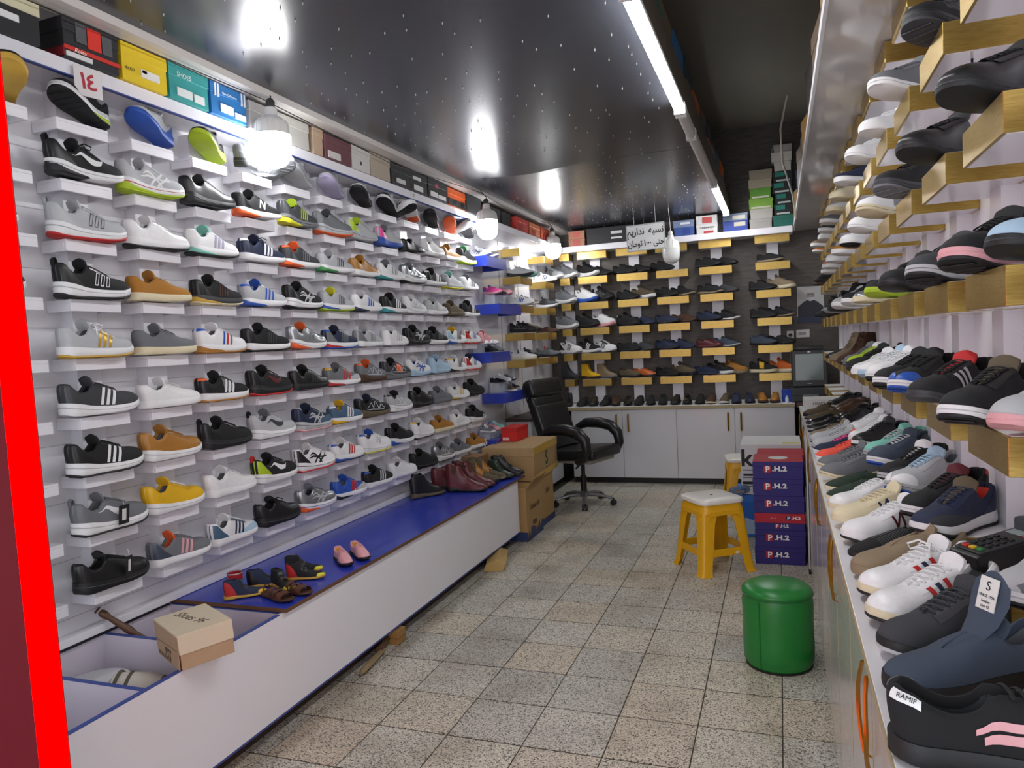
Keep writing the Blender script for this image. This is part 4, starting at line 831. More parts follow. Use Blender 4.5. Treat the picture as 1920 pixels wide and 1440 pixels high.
t = thing('large_carton', 'large brown carton with green letter mark and yellow tape bands', 'box', (-2.02, 5.72, .405), (0, 0, .03)); bx(-.22, .20, -.36, .34, 0, .255).build('body', mat('a98a5e', .65, 0, .1, 20, 0), t, bevel=.003); bx(-.222, .202, -.362, .342, .195, .262).build('lid', mat('b29468', .65, 0, .1, 20, 0), t, bevel=.002)
for z0, z1 in ((.20, .26), (.0, .05)): bx(.2025, .2038, -.36, .34, z0, z1).build('tape_band', mat('c09a34', .4), t)
xtext(t, 'S', .16, '1e5a36', .2026, .0, .13, bold=.003); xtext(t, 'shoes', .028, '3a5a40', .2026, .0, .055)
t = carton('shoe_box', 'bright red shoe box on the large brown carton', (-2.13, 5.86, .669), (.14, .30, .115), 'd0221c', 'c01e18', marks=[('-y', .1, .1, .5, .3, 'e8c0b8')])
t = carton('shoe_box', 'flat brown shoe box between the boots and the large carton', (-2.27, 5.20, .486), (.22, .20, .15), '8a6a48', marks=[('-y', .6, .2, .9, .6, 'c8c4b8')])
# offcut and sticks under the bench
t = thing('carton_scrap', 'crumpled brown card scrap lying under the bench end', 'card', (-1.84, 4.55, 0), (0, 0, .3)); MB().prism([(-.07, 0), (.06, 0), (.08, .05), (.02, .075), (-.05, .05)], -.16, .16).build('sheet', mat('b89a5e', .7), t, bevel=.004); bx(-.05, .03, -.12, .1, .05, .055).build('fold', mat('a4854a', .7), t)
t = thing('wooden_wedge', 'worn wooden stick poking out from under the bench', 'stick', (-1.84, 2.95, .016), (0, 0, .12)); MB().tube([(0, -.13, 0), (0, -.11, .003), (0, 0, .004), (.0, .12, .004)], [.008, .016, .017, .014], 8, flat=.8).build('shaft', mat('8c7a58', .7, 0, .2, 40, .2), t, smooth=True); MB().tube([(-.01, .1, .01), (-.03, .25, .015)], .02, 8).build('head', mat('5a4028', .7), t, smooth=True)
t = thing('wood_block', 'small tan wood block under the bench edge', 'block', (-1.86, 3.22, 0)); bx(-.03, .03, -.04, .04, 0, .07).build('block', mat('9a7440', .7), t, bevel=.004); bx(-.031, .031, -.041, .041, .03, .034).build('saw_mark', mat('7a5830', .7), t)
# bin contents
t = thing('plastic_bucket', 'white translucent bucket upside down in the bench bin', 'bucket', (-2.275, 1.86, .101)); t.scale = (1, 1, 1.3); MB().lathe([(.12, 0), (.115, .19), (.108, .205), (.09, .21), (.001, .212)], 30, caps=False).build('body', mat('d9dadb', .35), t, smooth=True); MB().lathe([(.121, .0), (.126, .006), (.121, .016)], 30, caps=False).build('rim', MATTEW, t, smooth=True)
t = thing('striped_roll', 'striped cloth roll lying in the bench bin', 'cloth', (-2.06, 1.86, .345), (0, .25, .5)); MB().tube([(-.12, 0, 0), (-.10, 0, 0), (0, 0, .01), (.10, 0, 0), (.12, 0, -.01)], [.03, .06, .065, .06, .03], 16).build('roll', mat('d4cfc4', .8), t, smooth=True)
for k in range(6): MB().lathe([(.064, -.006), (.066, 0), (.064, .006)], 18, caps=False).build('stripe', mat('5c5648', .8), t, smooth=True).matrix_local = Matrix.Translation((-.09+.035*k, 0, .004)) @ Matrix.Rotation(PI/2, 4, 'Y')
t = carton('bin_carton', 'plain white carton standing in the bench bin under the striped roll', (-2.03, 1.86, .101), (.2, .26, .19), 'cfcac8')
t = thing('turned_stick', 'turned brown wooden stick leaning out of the bench bin', 'stick'); a = Vector((-2.385, 1.985, .562)); b_ = Vector((-2.21, 2.12, .36)); MB().tube([a.lerp(b_, q) for q in (0, .03, .08, .14, .3, .42, .5, .7, 1)], [.008, .014, .014, .010, .012, .015, .011, .013, .010], 10).build('shaft', mat('5a3a22', .4, 0, .2, 60, .1), t, smooth=True); MB().tube([a+(a-b_)*.02, a+(a-b_)*.045], [.015, .011], 10).build('knob', mat('4c2f1a', .4), t, smooth=True)
t = thing('card_box', 'beige card shoe box with a brand name resting across the bin divider', 'box', (-1.915, 1.955, .4695), (.05, -.04, -.52)); m1, m2 = mat('d3c7ac', .65, 0, .05, 20, 0, name='cream_card'), mat('b09474', .7, 0, .1, 20, 0, name='kraft_card')
bx(-.135, .135, -.085, .085, 0, .085).build('body', m2, t, bevel=.002); bx(-.138, .138, -.088, .088, .05, .115).build('lid', m1, t, bevel=.002); bx(-.136, .136, -.0886, -.087, .052, .108).build('lid_side', m2, t)
MB().prism([(-.11, 0), (.13, 0), (.136, .062), (-.12, .05)], -.092, -.0895).build('torn_flap', m2, t)
text('Shoes 96', .05, mat('4a4038', .7), t, (-.02, .0, .1152), (0, 0, .2), shear=.3); ytext(t, '\u06f4\u06f2\u06f2', .05, '2c2420', .02, -.0925, .03); 
for k in range(5): bx(-.10+.03*k, -.08+.03*k, -.0928, -.092, .005, .018).build('printed_mark', mat('6a5440', .7), t)
# ================================================================ card terminal
t = thing('card_terminal', 'black card payment terminal with coloured keys on a gold shelf', 'terminal', (.425, 1.78, .953), (0, 0, .50)); t.scale = (.92,)*3; DK = mat('2a2d30', .4, name='dark_grey_plastic')
mb = MB().prism([(-.095, .004), (-.08, 0), (.10, 0), (.115, .02), (.115, .075), (.06, .066), (-.08, .042), (-.10, .034)], -.042, .042); mb.build('body', BLACKP, t, bevel=.004)
sl = math.atan2(.024, .14)
def on_top(x, y, w, l, h, m, nm): 
    zt = .042+(x+.08)*math.tan(sl)+.0004; o = bx(-l/2, l/2, -w/2, w/2, -.002, h).build(nm, m, t, bevel=.0012, seg=1); o.location = (x, y, zt); o.rotation_euler = (0, -sl, 0)
on_top(-.008, 0, .078, .165, .002, DK, 'keypad_plate')
for i in range(4):
    for j in range(3): on_top(-.052+.019*i, -.02+.02*j, .013, .011, .006, BLACKP, 'key')
for j, c in enumerate(('2f7a40', 'd8b020', 'c03028')): on_top(-.074, -.021+.021*j, .015, .012, .006, mat(c, .4), 'key')
on_top(.040, -.026, .014, .012, .006, mat('c8402c', .4), 'key'); on_top(.050, .010, .045, .026, .003, mat('8c9a98', .15), 'display')
bx(.06, .115, -.035, .035, .06, .10).build('paper_cover', mat('3f464c', .3), t, bevel=.01)
# ================================================================ office chair
t = thing('office_chair', 'black leather high-back office chair with padded loop arms', 'chair', (-1.70, 6.42, 0), (0, 0, -.30)); LEA = mat('1a1b1d', .34, 0, .15, 25, .12, name='black_leather'); CHR = mat('8d8f90', .35, .7, .15, 60, 0, name='worn_metal')
def pad(x, y, z, sx, sy, sz, name, m, rot=(0, 0, 0), par=None, bev=.03):
    o = bx(-sx/2, sx/2, -sy/2, sy/2, -sz/2, sz/2).build(name, m, par or t, bevel=bev, seg=4, smooth=True); o.location = (x, y, z); o.rotation_euler = rot; return o
pad(.02, 0, .475, .50, .50, .10, 'seat', LEA, (0, -.06, 0), bev=.045); pad(.0, 0, .425, .42, .42, .05, 'seat_pan', mat('9a968e', .7), bev=.015)
bk = thing('backrest', '', ''); del bk['label'], bk['category']; bk.parent = t; bk.location = (-.21, 0, .50); bk.rotation_euler = (0, -.33, 0)
pad(0, 0, .22, .09, .50, .44, 'back_pad', LEA, par=bk, bev=.04); pad(-.005, 0, .46, .085, .50, .12, 'back_pad', LEA, par=bk, bev=.04); pad(.01, 0, .585, .11, .50, .17, 'headrest', LEA, par=bk, bev=.045); pad(-.045, 0, .33, .03, .47, .62, 'back_shell', mat('222326', .5), par=bk, bev=.02)
for z in (.12, .25, .38): bx(.043, .046, -.21, .21, z-.002, z+.002).build('stitch_line', mat('0c0c0c', .6), bk)
for s in (-1, 1):
    y = s*.285; P = [(-.22, y, .66), (-.12, y, .705), (.02, y, .71), (.14, y, .685), (.21, y, .62), (.225, y, .54), (.19, y, .46), (.12, y, .43)]
    MB().tube(P, [.03, .045, .05, .05, .048, .042, .036, .03], 14).build('arm', LEA, t, smooth=True)
    MB().tube([(-.22, y, .66), (-.24, y*.95, .55), (-.2, y*.9, .45)], .03, 10).build('arm_support', LEA, t, smooth=True)
MB().lathe([(.028, .10), (.028, .26), (.018, .26), (.018, .42)], 16).build('gas_column', BLACKP, t, smooth=True); MB().lathe([(.05, .075), (.05, .11), (.03, .125)], 16).build('hub', CHR, t, smooth=True); bx(-.08, .10, -.06, .06, .38, .41).build('tilt_plate', BLACKP, t, bevel=.006)
MB().tube([(.05, -.1, .39), (.08, -.24, .37)], .008, 8).build('lever', BLACKP, t, smooth=True)
cm = MB(); cm.lathe([(.022, -.011), (.026, -.006), (.026, .006), (.022, .011)], 14); CM = cm.mesh('caster_wheel', smooth=True)
for k in range(5):
    a = 2*PI*k/5+.25; c, s = math.cos(a), math.sin(a); lg = MB().tube([(.03*c, .03*s, .092), (.15*c, .15*s, .088), (.27*c, .27*s, .062)], [.026, .022, .016], 8, flat=.7).build('base_arm', CHR, t, smooth=True)
    MB().tube([(.27*c, .27*s, .066), (.27*c, .27*s, .03)], .008, 8).build('caster_stem', BLACKP, lg)
    for q in (-1, 1):
        w = obj('caster_wheel', CM, BLACKP, lg, (.27*c-.014*q*s, .27*s+.014*q*c, .0265), (0, PI/2, a+PI/2))
# ================================================================ shoes on the white shelf wall
LW = [  # rows from the top, columns counted from the red pillar
 ['', 'R u=k m=w o=k a=Sw W=l', 'R u=s m=b o=b H=b t=s', 'R u=k m=l o=l a=Sl', 'R u=g m=k o=k', 'R u=s m=s', 'R u=s m=L e=w', 'R u=w m=k o=k c=w', 'R u=w m=w o=k c=k', 'R u=s m=w W=o h=o', 'R u=k m=k p=k', 'R u=g m=o o=o', 'R u=z m=k o=k h=p'],
 ['C u=w m=w o=k', 'R u=k m=w W=k a=Sw p=k b=k', 'R u=s m=w o=l a=Xw j=r W=l l=w', 'R u=k f=leather m=k', 'T u=k m=w W=o a=Nw', 'R u=K m=g W=Y t=l a=4l', 'R u=g m=s o=o t=K', 'R u=s m=s t=l H=l l=Y', 'R u=s H=P m=b c=s t=g', 'O u=k f=leather', 'R u=w m=w', 'C u=t f=leather m=w', 'R u=k t=G m=w o=l l=l'],
 ['R u=T m=w', 'R u=s m=w o=r a=BK p=s', 'T u=w f=leather m=w o=k e=w H=w', 'T u=w a=3L t=M i=M m=w W=M o=k', 'T u=n a=3w h=w m=w b=k', 'T u=K t=o i=o h=o W=o a=4g m=w', 'T u=s a=4k W=G m=w e=w', 'T u=t m=w l=p f=leather', 'T u=w a=4g m=w W=e t=g', 'R u=S m=w o=k a=Zk', 'T u=k a=3w h=w m=w', 'T u=s t=M m=s o=Y', 'T u=w a=3k m=w t=g'],
 ['R u=k m=w', 'R u=k m=w o=k a=Bw p=k', 'C u=t f=suede m=c l=c', 'T u=k m=K W=d o=c a=4T', 'T u=s a=3b i=b t=b m=w W=b h=b e=w', 'R u=k m=w o=k a=Xs', 'T u=s i=l t=Y a=4K m=w W=b o=l', 'T u=w a=3b m=w W=n', 'T u=k a=3w m=w W=e', 'R u=w m=w a=Zs', 'T u=s a=3w m=w', 'C u=v f=suede m=v', 'T u=k a=3w m=w'],
 ['C u=w m=w', 'T u=s a=3d m=w o=d e=w b=w', 'C u=g f=suede m=c l=g', 'T u=w a=Mbrg h=b m=w W=t o=t', 'T u=k a=4K m=w o=k H=k', 'R u=S t=o m=w W=o a=Ng', 'T u=n m=w W=r o=b a=4g h=b H=g', 'T u=s m=w a=4g H=g e=w', 'T u=w a=3s m=w', 'R u=k m=k a=Xs', 'T u=k m=w a=4g', 'T u=w a=3n t=y m=w W=b H=B', 'T u=w H=r a=4b m=w o=r i=m'],
 ['C u=g m=w', 'R u=K a=3w m=w', 'C u=w f=leather m=w', 'T u=k a=3w h=o m=w o=t D=g', 'R u=k a=Sm m=k o=r', 'T u=k f=leather m=k a=4K', 'T u=g h=y a=3r m=w W=r g=s', 'R u=g t=o i=o h=o a=Zs m=T', 'R u=K t=k m=g a=Zs D=o', 'R u=w m=B a=Xb i=b', 'R u=B m=B', 'T u=w h=y a=3k m=w W=k', 'T u=w i=n t=n a=4b m=w H=r o=r'],
 ['C u=s m=w', 'R u=k a=3w m=w o=k', 'R u=t f=leather m=w', 'R u=k m=k p=k', 'R u=s a=SK m=w p=k t=g', 'R u=n a=Xs m=s o=p g=q', 'T u=q a=3w i=y t=y h=w m=w W=y', 'R u=k t=n h=n a=Zs m=v', 'R u=s h=k t=k m=w a=Zw', 'R u=k m=k f=leather', 'C u=g f=suede m=g', 'T u=w a=3y m=w W=y c=w', 'R u=k m=k'],
 ['C u=k m=w', 'R u=g a=Sw m=w o=k p=g', 'R u=y f=suede m=w l=w', 'T u=w f=leather m=w', 'R u=k a=Sw H=l m=w p=r', 'R u=w H=k a=Xk m=w j=k o=r', 'T u=w h=b a=3r m=w W=b o=n', 'R u=w h=b a=Ns m=w o=Y t=b', 'R u=k m=w W=b', 'R u=w h=y m=w o=k', 'C u=t f=suede m=c', 'T u=w m=w a=3w', 'R u=k m=w'],
 ['C u=K m=k', 'R u=k f=leather m=k', 'T u=g i=o t=o a=3p m=w H=x', 'T u=w a=3n m=w H=q e=q g=B', 'R u=k f=leather m=k b=k', 'R u=S i=n m=w W=o j=b a=Xs', 'T u=b c=s a=3r m=w W=k g=s', 'T u=k a=3w m=w h=b', 'T u=w f=leather m=w', 'R u=k m=k', 'R u=S m=w o=k a=Zw', 'C u=g f=suede m=w', 'C u=t f=suede m=w l=c'],
]
rs = random.Random(11)
for k, row in enumerate(LW):
    for c, sp in enumerate(row):
        if not sp: continue
        where = ORD[k+1]+' row, '+(ORD[c]+' column, white shelves' if c else 'behind the red pillar')
        if k == 0:
            shoe(sp, where, (-2.29, col_y(c)-.015, row_z(k)+.031), PI/2 if c == 4 else -1.3+rs.uniform(-.12, .12), pitch=-.20, roll=.12, group='shoes on the white shelf wall', scale=.93)
        else:
            shoe(sp, where, (-2.306+rs.uniform(-.004, .004), col_y(c)-.012-(.10 if c == 0 else 0)+rs.uniform(-.01, .01), row_z(k)+.0017), PI/2-abs(rs.gauss(.05, .05)), sz=1.07, group='shoes on the white shelf wall', scale=(.99 if c < 6 else .97)+rs.uniform(-.015, .01))
shoe('R u=k m=d o=d a=3T', 'first row, beside the red pillar', (-2.285, col_y(0)+.02, row_z(0)+.026), -.55, pitch=-.16, group='shoes on the white shelf wall', scale=1.02)
shoe('R u=w m=s o=g', 'first row, fourth column, white shelves', (-2.27, col_y(4)+.105, row_z(0)+.022), -.4, pitch=-.14, group='shoes on the white shelf wall', scale=.9)
shoe('R u=w m=w o=k a=XK', 'first row, eighth column, white shelves', (-2.27, col_y(8)+.12, row_z(0)+.022), -.4, pitch=-.14, group='shoes on the white shelf wall', scale=.9)
shoe('R u=x m=s', 'first row, eleventh column, white shelves', (-2.27, col_y(11)+.11, row_z(0)+.03), -.5, pitch=-.2, group='shoes on the white shelf wall', scale=.9)
shoe('R u=p m=p', 'fifth row, behind last column of white shelves', (-2.30, col_y(12)+.26, row_z(4)+.0017), PI/2, group='shoes on the white shelf wall', scale=.8)
# paper tags tied on shoes
for lab, loc, c, sz in (('black hang tag on the grey shoe with white check mark, eighth row', (-2.246, col_y(1)-.005, row_z(7)+.055), '1b1b1d', (.022, .035)), ('white hang tag on the tan shoe at the end of the lowest row', (-2.246, col_y(12)+.03, row_z(8)+.03), 'e4e4e0', (.012, .035)), ('white leaf-shaped hang tag on the black shoe, eighth row', (-2.246, col_y(12)+.03, row_z(7)+.035), 'e4e4e0', (.012, .022)), ('black hang tag on the lowest black shoe by the pillar', (-2.246, col_y(1)+.0, row_z(8)+.075), '2a2a2c', (.012, .036))):
    t = thing('hang_tag', lab, 'tag', loc, (0, .12, 0)); bx(-.001, .001, -sz[0], sz[0], -sz[1], sz[1]).build('card', mat(c, .5), t); bx(.001, .0016, -sz[0]*.4, sz[0]*.4, -sz[1]*.6, sz[1]*.6).build('print', mat('d8d8d8' if c[0] in '12' else '5a5a5a', .5), t)
    MB().tube([(0, 0, sz[1]-.003), (-.012, .004, sz[1]+.02)], .0008, 4).build('string', MATTEW, t)
PLA = mat('dfe6ea', .12, alpha=.16, name='thin_clear_film')
def film_bag(label, loc, s):
    t = thing('plastic_bag', label, 'bag', loc); rb = random.Random(len(label)); rows = []
    for i in range(13):
        a = PI*i/12; rows.append([Vector((s[0]*math.sin(a)*math.cos(b), s[1]*math.sin(a)*math.sin(b), s[2]*math.cos(a)))*(1+rb.uniform(-.10, .12)) for b in np.linspace(0, 2*PI, 17)[:-1]])
    MB().grid(rows, close_v=True).build('film', PLA, t, smooth=False); MB().tube([(0, 0, s[2]*.95), (0, s[1]*.2, s[2]*1.2)], .006, 6).build('twisted_end', PLA, t)
film_bag('clear plastic bag round the grey shoe beside the first bulb', (-2.27, col_y(4)-.01, row_z(0)+.082), (.075, .15, .08))
# ================================================================ gold shelf wall
GW = {1: ['R u=k m=k', 'R u=k a=RK m=k o=K b=k', 'R u=g m=w h=r', 'C u=w m=w', 'R u=w m=w', 'C u=n m=w', 'C u=c m=c', 'C u=w m=c', 'C u=g m=w', 'C u=K m=w', 'C u=w m=w', 'C u=z m=w', 'L u=O m=w'],
 2: ['R u=k m=k f=leather', 'R u=k m=k f=leather', 'R u=k m=K o=g', 'R u=w m=c D=g', 'R u=w m=w', 'C u=w m=w o=k', 'C u=t m=w', 'C u=w m=w', 'C u=O m=w', 'C u=T m=w', 'L u=k', 'O u=k', 'L u=T'],
 3: ['R u=B m=k H=k', 'R u=k m=p o=k', 'R u=K m=s o=k', 'R u=k m=k h=r a=Zs', 'R u=k m=l a=Zb', 'C u=S m=c', 'R u=k m=w', 'R u=s m=w h=p', 'B u=k', 'R u=k m=s', 'B u=k f=leather', 'O u=k', 'B u=k'],
 4: ['R u=s m=p t=w e=w', 'R u=k t=v m=w o=k e=k', 'R u=k m=K t=r a=3s', 'R u=k m=w o=b c=b t=k', 'R u=k m=w o=k t=k', 'R u=w m=w o=k p=k', 'R u=w m=B t=B', 'C u=w f=leather m=w', 'R u=k m=k p=k', 'R u=l m=k t=w e=w', 'R u=g m=g', 'O u=k f=gloss', 'B u=T', 'B u=z', 'O u=k f=gloss', 'O u=T f=leather', 'L u=k'],
 5: ['R u=s m=w o=k g=g t=s l=c', '', 'T u=n m=w o=k i=C t=v l=n g=K', 'R u=k m=w o=k t=m h=r', 'R u=s m=s o=b l=B t=B c=w', 'R u=k m=s o=k t=w g=K', 'R u=x m=w o=b l=s', 'R u=M m=s l=s g=g', 'T u=k m=w o=k f=leather', 'C u=w f=leather m=w o=k', 'C u=w f=leather m=w o=k', 'L u=K', 'L u=k f=gloss', 'O u=k f=gloss', 'O u=T f=leather', 'L u=T f=leather', 'O u=k f=leather']}
for r, row in GW.items():
    n_ = 0
    for i, sp in enumerate(row):
        if r <= 3:
            k, dy = i, .15
            if r == 3: k, dy = (0, .07) if i == 0 else (0, .23) if i == 1 else (i-1, .15)
        else:
            k, dy = i//2, (.075, .225)[i % 2]
            if r == 4 and i == 2: k, dy = 1, .14
            if r == 4 and i > 2: k, dy = (i+1)//2, (.075, .225)[(i+1) % 2]
        if not sp: continue
        n_ += 1
        x = .405
        if (r, i) in ((3, 0), (4, 0), (5, 0)): x, dy = .455, .045
        shoe(sp, 'gold wall '+ORD[r+1]+' row, '+ORD[n_]+' from entrance', (x+rs.uniform(-.012, .012), ry(k)+dy, RZ[r]+.0027), PI+.72+rs.uniform(-.1, .12), vis=1, group='shoes on the gold shelf wall', scale=.98 if r > 2 else 1.0)
        if (r, i) == (1, 1): MB().tube([(.0, .04, .10), (.03, .075, .06), (.045, .085, -.02), (.04, .08, -.10), (.05, .085, -.17)], .003, 6).build('loose_lace', BLACKP, bpy.data.objects[SHOE_LAST[0]], smooth=True)
# ================================================================ counter
CT = [(1.42, 'T u=K f=suede m=k o=s', .60), (1.57, 'T u=w f=leather m=c o=k a=Mrnr l=w', .55), (1.71, 'T u=w f=leather m=c o=k a=Mrnr b=w', .52), (1.86, 'C u=z f=suede m=z x=1', .50), (2.00, 'L u=k f=suede a=RK m=k', .50), (2.16, 'T u=w m=w o=k a=Nm', .50), (2.33, 'T u=c f=suede m=c a=Nn l=c', .42), (2.50, 'T u=w f=leather m=c l=w', .45), (2.67, 'L u=F f=suede a=RF m=c', .36), (2.84, 'L u=F f=suede a=RF m=c', .36), (3.03, 'R u=g m=c', .35), (3.22, 'R u=g m=c', .35), (3.40, 'R u=C m=w i=C', .36), (3.58, 'R u=n m=w i=C l=P t=C', .36), (3.78, 'R u=s m=s o=k', .36), (3.97, 'R u=s m=s o=k', .33), (4.16, 'C u=z f=suede m=s', .33), (4.40, 'O u=k f=leather', .35), (4.62, 'O u=k f=leather', .35), (4.84, 'L u=k f=gloss', .33), (5.06, 'O u=v f=suede m=k', .35), (5.28, 'C u=v f=suede m=k', .35)]
for n_, (y, sp, a) in enumerate(CT): shoe(sp, 'on counter, '+ORD[n_+2]+' from entrance' if n_ < 19 else 'on counter, '+['third', 'second', 'last'][n_-19]+' before the far end'.replace('last before', 'last before'), (.262+.01*(n_ < 6), y+.075, .8785), PI+a, vis=1, group='shoes on the counter', scale=.93 if n_ > 8 else .98)
# shoe with its tongue pulled up and the emblem shoe, closest on the counter
t = shoe('C u=x f=suede m=k x=1', '', (.268, 1.335, .8785), PI+.50, scale=.98, label='slate grey unlaced shoe with raised tongue, white care label and brown lining')
ml = Matrix(); MB().grid([[(x, y*w, z-.01*y*y) for y in np.linspace(-1, 1, 7)] for x, z, w in ((.18, .070, .012), (.14, .088, .022), (.115, .115, .032), (.10, .15, .040), (.094, .175, .036), (.090, .187, .020))]).build('tall_tongue', smat('x', 'suede'), t, smooth=True).location = (-.144, 0, 0)
lb = bx(-.019, .019, -.0008, .0008, -.027, .027).build('care_label', mat('dcdcd8', .6), t); lb.matrix_local = Matrix.Translation((-.040, 0, .150)) @ Matrix.Rotation(PI/2, 4, 'Z') @ Matrix.Rotation(-.25, 4, 'X')
for s_, z_, b_ in ((.022, .012, 'S'), (.0065, -.004, 'SINCE 1996'), (.0065, -.013, 'leather'), (.0065, -.021, 'size 42')): text(b_, s_, INK, lb, (0, -.0012, z_), (PI/2, 0, 0), ext=.0002)
t = shoe('C u=k f=suede m=k o=k i=K n=1', '', (.285, 1.10, .8785), -.02, scale=1.08, label='black suede shoe with pink emblem, heel turned to the aisle')
PKM = smat('p', 'leather'); mb = MB(); S_ = STY['court']
for pts in ([(.30, .42), (.44, .40), (.56, .58), (.60, .78)], [(.33, .22), (.46, .24), (.56, .36), (.60, .10)], [(.60, .78), (.64, .45), (.68, .10)]): ribbon(S_, mb, pts, .0075, 16, .0016, (-1,))
me = mb.mesh('emblem', smooth=True); o = obj('emblem', me, PKM, t); o.location = (-.144, 0, 0)
mb = MB(); patch(S_, mb, lambda p, q: (lerp(.01, .10, p), lerp(.62, .95, q)), 5, 4, .002, (-1, 1)); o = mb.build('heel_badge', smat('w', 'leather'), t, smooth=True); o.location = (-.144, 0, 0)
P0 = surf(S_, [.055], [.78], -1, .0032)[0]; ax = Vector(surf(S_, [.075], [.78], -1, 0)[0]-surf(S_, [.035], [.78], -1, 0)[0]).normalized(); ay = Vector(surf(S_, [.055], [.86], -1, 0)[0]-surf(S_, [.055], [.70], -1, 0)[0]).normalized(); az = ax.cross(ay).normalized(); ay = az.cross(ax)
o = text('RAMIF', .0085, INK, t, (0, 0, 0), (0, 0, 0)); o.location = Vector(P0)+Vector((-.144, 0, 0)); o.rotation_euler = Matrix((ax, ay, az)).transposed().to_euler()
# ================================================================ dark wall
DW = {1: [(-2.33, 'T u=s m=w a=3g'), (-2.17, 'R u=g m=w'), (-1.93, 'R u=k m=w h=r'), (-1.79, 'O u=k'), (-1.53, 'O u=k'), (-1.38, 'L u=k'), (-1.13, 'O u=k'), (-.66, 'O u=k'), (-.50, 'L u=k'), (-.06, 'L u=k m=z')],
 2: [(-2.19, 'R u=g m=w'), (-1.96, 'R u=w m=b'), (-1.78, 'R u=k m=k a=Zg'), (-1.50, 'O u=k'), (-1.34, 'C u=v f=suede m=w o=s'), (-1.10, 'O u=k m=k'), (-.93, 'O u=k m=z'), (-.65, 'O u=k m=z'), (-.50, 'L u=K'), (-.14, 'O u=k'), (.03, 'C u=z m=c')],
 3: [(-2.19, 'R u=g m=w h=p'), (-1.96, 'R u=k m=k'), (-1.78, 'R u=w m=p'), (-1.51, 'C u=k m=k h=w'), (-1.34, 'L u=n'), (-1.10, 'L u=n m=k'), (-.93, 'L u=T'), (-.67, 'O u=n m=k'), (-.50, 'O u=k m=w'), (-.14, 'O u=k'), (.02, 'O u=k m=z')],
 4: [(-2.16, 'T u=w a=3k m=w H=k'), (-1.95, 'T u=k a=3w m=w'), (-1.78, 'T u=w a=3k m=w W=b e=k'), (-1.52, 'L u=k'), (-1.36, 'L u=K'), (-1.11, 'O u=n m=k'), (-.95, 'O u=n'), (-.68, 'L u=m f=leather m=m'), (-.51, 'O u=x m=s'), (-.15, 'O u=x m=k'), (.02, 'L u=k')],
 5: [(-2.18, 'B u=K m=k'), (-1.95, 'B u=y f=suede m=T l=k'), (-1.77, 'B u=z m=g'), (-1.52, 'L u=v m=k'), (-1.36, 'L u=O f=leather m=k'), (-1.12, 'L u=k'), (-.95, 'C u=v f=suede m=k'), (-.72, 'L u=n f=suede m=n'), (-.58, 'C u=k m=w'), (-.43, ''), (-.16, 'C u=k m=c D=y'), (.03, 'C u=O f=suede m=c')]}
DW[5].append((-.55+.0, ''))
for r, row in DW.items():
    for n_, (x, sp) in enumerate([q for q in row if q[1]]):
        boot = sp[0] == 'B'
        shoe(sp, 'dark wall '+ORD[r]+' row, '+ORD[n_+1]+' from corner', (x, 7.885, BZ[r]+.0027), -.52+rs.uniform(-.06, .06), group='shoes on the dark wall', scale=1.02 if not boot else .88, sz=1.25 if not boot else 1.)
shoe('C u=t f=suede m=z', 'dark wall fifth row, over third post', (-.44, 7.885, BZ[5]+.0027), -.5, scale=1.02, sz=1.25, group='shoes on the dark wall')
# shoes standing toe forward on the cabinets
CB = ['L u=k', 'L u=k f=leather', 'O u=k', 'L u=T f=leather m=k', 'O u=k f=leather', 'L u=k', 'L u=k', 'O u=k', 'L u=k f=leather', 'O u=k f=gloss', 'L u=k', 'L u=T m=c', 'L u=v m=w', 'L u=n', 'L u=n f=leather', 'L u=t f=leather m=T', 'L u=t f=leather m=T']
for n_, sp in enumerate(CB): shoe(sp, 'on the low cabinets, '+ORD[n_+1]+' from corner', (-1.98+.1205*n_+rs.uniform(-.008, .008), 7.60, .7867), -PI/2+rs.uniform(-.12, .12), group='shoes on the low cabinets', scale=.98, sz=1.2)
shoe('B u=k f=leather', 'upright on the cabinets behind the office chair', (-2.13, 7.6, .7867), -PI/2+.1, scale=.75, group='shoes on the low cabinets')
# ---- gold shelves on the side wall
for n_, (y, z, sp) in enumerate([(6.62, 2.10, 'R u=s m=k'), (6.76, 2.10, 'R u=s m=M'), (7.42, 2.10, 'T u=s m=w a=3n'), (6.62, 1.835, 'T u=w a=3b m=w W=b'), (6.77, 1.835, 'T u=z a=3s m=w'), (7.42, 1.835, 'R u=K m=w'), (6.62, 1.575, 'R u=k m=k a=Zg'), (6.77, 1.575, 'R u=v m=k'), (7.42, 1.575, 'L u=T'), (6.62, 1.32, 'C u=w m=c i=b h=b'), (6.77, 1.32, 'R u=K m=k i=o'), (7.42, 1.32, 'R u=g m=k t=r')]):
    shoe(sp, 'corner gold shelves, '+ORD[n_+1]+' counted from the top', (-2.275, y, z+.0027), .02+rs.uniform(-.1, .1), scale=.86, group='shoes on the corner gold shelves')
